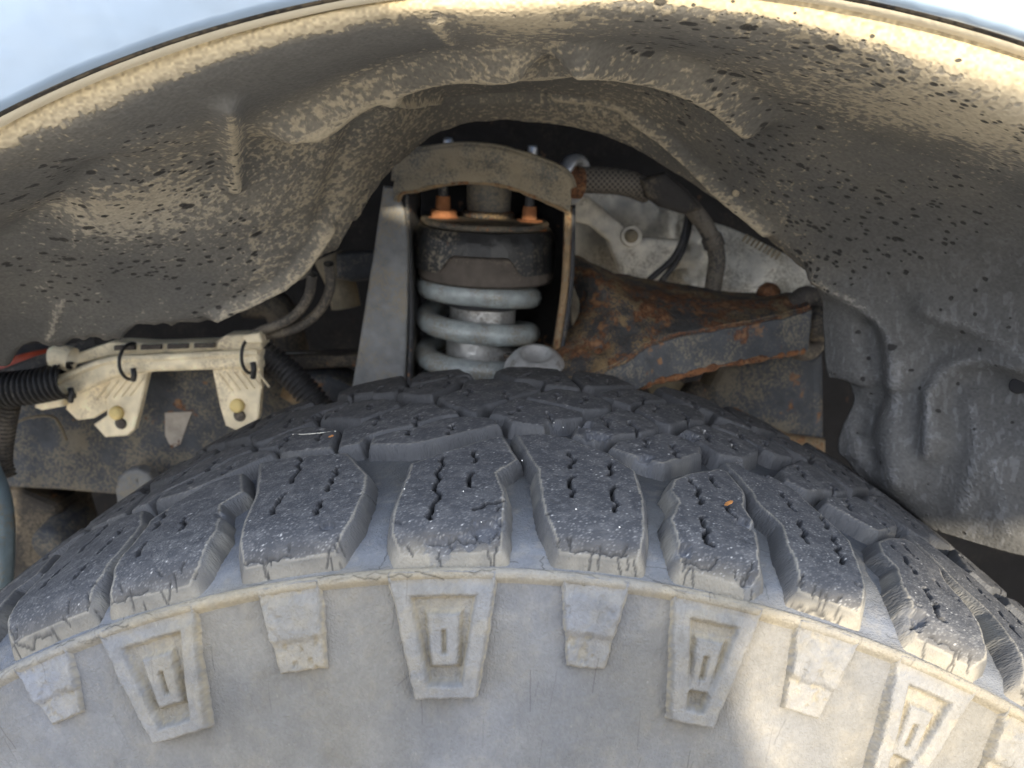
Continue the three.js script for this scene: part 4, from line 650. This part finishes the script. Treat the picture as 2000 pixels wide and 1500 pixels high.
{
  const ths = []; for (let t = -180; t < -46; t += 2) ths.push(t); for (let t = -46; t < 46; t += 0.18) ths.push(t); for (let t = 46; t <= 180; t += 2) ths.push(t);
  ths[ths.length - 1] = 180;
  const vs = []; for (let v = -0.40; v < -0.275; v += 0.02) vs.push(v); for (let v = -0.275; v < 0.125; v += 0.0013) vs.push(v); for (let v = 0.125; v <= 0.171; v += 0.01) vs.push(v);
  const pos = [], col = [], uv = [], idx = [], W = vs.length;
  ths.forEach((th, i) => vs.forEach((v, j) => {
    const x = th * MMD, y = v * 1000, n = fbm(x * 0.05, y * 0.05, 90, 4) - 0.5, n2 = fbm(x * 0.3, y * 0.3, 95, 3) - 0.5;
    const h = (y > 20 ? n * 0.28 + n2 * 0.1 : n * 0.09 + n2 * 0.05); pos.push(...onTyre(th, v, h)); uv.push(...scuffUV(th, v));
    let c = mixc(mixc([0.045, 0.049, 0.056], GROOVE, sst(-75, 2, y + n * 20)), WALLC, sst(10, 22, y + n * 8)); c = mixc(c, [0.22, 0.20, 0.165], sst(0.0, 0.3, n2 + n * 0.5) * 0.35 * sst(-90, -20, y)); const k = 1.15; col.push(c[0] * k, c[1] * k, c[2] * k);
    if (i + 1 < ths.length && j + 1 < W) { const a = i * W + j; idx.push(a, a + 1, a + W, a + 1, a + W + 1, a + W); }
  }));
  const g = new THREE.BufferGeometry(); g.setAttribute('position', new THREE.Float32BufferAttribute(pos, 3)); g.setAttribute('color', new THREE.Float32BufferAttribute(col, 3)); g.setAttribute('uv', new THREE.Float32BufferAttribute(uv, 2)); g.setIndex(idx); g.computeVertexNormals();
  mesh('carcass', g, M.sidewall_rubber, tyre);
}
// raised pieces of the sidewall: height(th, y mm) in mm over the carcass, patch limits in degrees and mm
function raised(name, t0, t1, y0, y1, dt, dy, H, C) {
  const nx = Math.ceil((t1 - t0) / dt), ny = Math.ceil((y1 - y0) / dy), pos = [], col = [], uv = [], idx = [];
  for (let i = 0; i <= nx; i++) for (let j = 0; j <= ny; j++) { const th = mix(t0, t1, i / nx), y = mix(y0, y1, j / ny); const h = H(th, y); pos.push(...onTyre(th, y / 1000, h / 3.5)); const c = C(th, y, h); col.push(c[0] * 1.15, c[1] * 1.15, c[2] * 1.15); uv.push(...scuffUV(th, y / 1000)); }
  const W = ny + 1; for (let i = 0; i < nx; i++) for (let j = 0; j < ny; j++) { const a = i * W + j; const hs = [a, a + W, a + 1, a + W + 1]; idx.push(a, a + 1, a + W, a + 1, a + W + 1, a + W); }
  const g = new THREE.BufferGeometry(); g.setAttribute('position', new THREE.Float32BufferAttribute(pos, 3)); g.setAttribute('color', new THREE.Float32BufferAttribute(col, 3)); g.setAttribute('uv', new THREE.Float32BufferAttribute(uv, 2)); g.setIndex(idx); g.computeVertexNormals();
  return mesh(name, g, M.sidewall_rubber, tyre);
}
const beige = [0.30, 0.262, 0.19];
raised('shoulder_rib', -46, 46, 16.5, 26.5, 0.2, 0.5, (th, y) => { const n = fbm(th * 1.6, y * 0.1, 7, 4) - 0.5; return -0.5 + 5.2 * sst(17.3 + n, 20.2 + n, y) * sst(26.2, 23.2 - n, y) * (0.85 + n * 0.5); }, (th, y, h) => mixc(WALLC, beige, clamp(0.35 + fbm(th * 2, y * 0.3, 8, 3) * 0.5)));
// tapered blocks below the rib: big ones with a stepped window, small ones plain
function sidePad(tc, wTop, wBot, y0, y1, big, sd) {
  const lim = y => mix(wTop, wBot, clamp((y - y0) / (y1 - y0))) / 2;
  const mmd = y => (0.4 - y / 1000) * Math.PI / 180 * 1000 * 0.985;
  const trap = (th, y, top, bot, l) => { const dx = (l - Math.abs(th - tc)) * mmd(y), a = Math.min(dx, y - top, bot - y); return a; };
  const n1 = (th, y) => (fbm(th * 3, y * 0.4, sd, 3) - 0.5);
  const H = (th, y) => {
    const n = n1(th, y); let d = trap(th, y, y0 - 1.5, y1, lim(y)) + n * 0.7 + (fbm(th * 0.9, y * 0.13, sd + 3, 3) - 0.5) * 0.9; let h = -0.9 + 5.6 * sst(-1.5, 0.4, d) + n * 0.35;
    h -= 1.9 * sst(y0 + 6.5, y0 + 1.5, y) * sst(0, 1, d); // slope up to the rib
    if (big) {
      const li = lim(y) - 0.82 - (y - y0) * 0.002, di = trap(th, y, y0 + 6.5, y1 - 4.5, li) + n * 0.7; h -= 4.2 * sst(-0.5, 1.5, di);
      const dn = trap(th, y, y0 + 12.5, y1 - 11, lim(y) * 0.36) + n * 0.5; h += 3.0 * sst(-1.4, 0.7, dn);
      const ds = trap(th, y, y0 + 18, y1 - 15, 0.12); h -= 2.0 * sst(-0.5, 0.4, ds) ;
    } else { const a = y0 + (y1 - y0) * 0.62; h -= 2.0 * sst(a - 1.6, a + 1.2, y + n * 1.5); const pit = fbm(th * 2.2, y * 0.25, sd + 8, 3); h -= sst(0.64, 0.74, pit) * 0.8; }
    return h;
  };
  const m = Math.max(wTop, wBot) / 2 + 0.45;
  raised('sidewall_block', tc - m, tc + m, y0 - 2.5, y1 + 3, 0.085, 0.5, H, (th, y, h) => {
    const f = fbm(th * 2.4, y * 0.35, sd + 20, 3); let c = mixc(WALLC, [0.26, 0.252, 0.238], f * 0.7); c = mixc(c, beige, 0.32 * sst(0.45, 0.7, fbm(th, y * 0.2, sd + 30, 3)));
    c = mixc(c, beige, 0.85 * sst(0.1, 0.9, h) * sst(3.2, 1.8, h)); c = mixc(c, [0.2, 0.2, 0.2], sst(0.62, 0.75, fbm(th * 5, y * 0.8, sd + 50, 2)) * 0.4); return c; });  // bevels tinted beige: warm bounce from the ground painted into the colour
}
for (const [tc, sd] of [[-34.4, 4], [-18.9, 1], [-2.25, 2], [12.4, 3], [24.9, 5], [37.2, 6]]) sidePad(tc, sd === 2 || sd === 1 ? 5.7 : 4.7, sd === 2 || sd === 1 ? 3.6 : 2.6, 22.8, 63.5, true, sd * 13);
for (const [tc, sd] of [[-25.6, 7], [-10.6, 8], [5.85, 9], [18.5, 10], [31, 11]]) sidePad(tc, 3.4, sd === 8 ? 2.7 : 2.1, 22.8, sd === 7 ? 45 : 51, false, sd * 13);
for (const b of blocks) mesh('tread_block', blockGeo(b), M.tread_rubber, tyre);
settle(tyre);
// bits lying on the tread
function onTread(px, py) { // nearest spot of the block tops along the line of sight
  const d = V3((px - 1000) / 1593, -(py - 750) / 1593, -1).applyEuler(camera.rotation), p = camera.position.clone();
  for (let k = 0; k < 4000; k++) { p.addScaledVector(d, 0.0003); const th = Math.atan2(p.x, p.y + TR), r = Math.hypot(p.x, p.y + TR); if (r < 0.4005 && p.z < 0 || r < 0.396) return p; } return p;
}
for (const [px, py, s, label] of [[646, 856, 0.0014, 'tiny orange wood chip beside the pale hair on the tread'], [1423, 986, 0.0015, 'small orange wood chip wedged in the torn tread block on the right']]) {
  const p = onTread(px, py), g = new THREE.DodecahedronGeometry(s, 0); g.scale(1.3, 0.5, 0.8); g.rotateZ(0.5); g.translate(p.x, p.y + s * 0.5, p.z);
  const m = mesh('wood_chip', g, M.chip, scene, label); m.userData.category = 'wood chip';
}
{
  const a = onTread(560, 853), b = onTread(610, 851), c = onTread(656, 846); for (const q of [a, b, c]) q.y += 0.001;
  const m = mesh('dry_hair', tube([a, b, c], 0.00022, { n: 30, rad: 6 }), M.straw, scene, 'thin pale dry hair lying across a tread block'); m.userData.category = 'hair';
}
{ const gs = []; for (const [px, py] of [[1020, 900], [1082, 826], [1053, 822], [905, 960], [1125, 995], [940, 1020], [790, 955], [800, 825], [1210, 1030], [1100, 835]]) { const p = onTread(px, py), s = rr(0.00018, 0.0003), g = new THREE.DodecahedronGeometry(s, 0); g.translate(p.x, p.y + s * 0.4, p.z); gs.push(g); }
  const m = mesh('grit', mergeGeometries(gs), M.grit, scene, 'scattered white grains of grit on the tread blocks'); m.userData.kind = 'stuff'; m.userData.category = 'grit'; }
renderer.render(scene, camera);
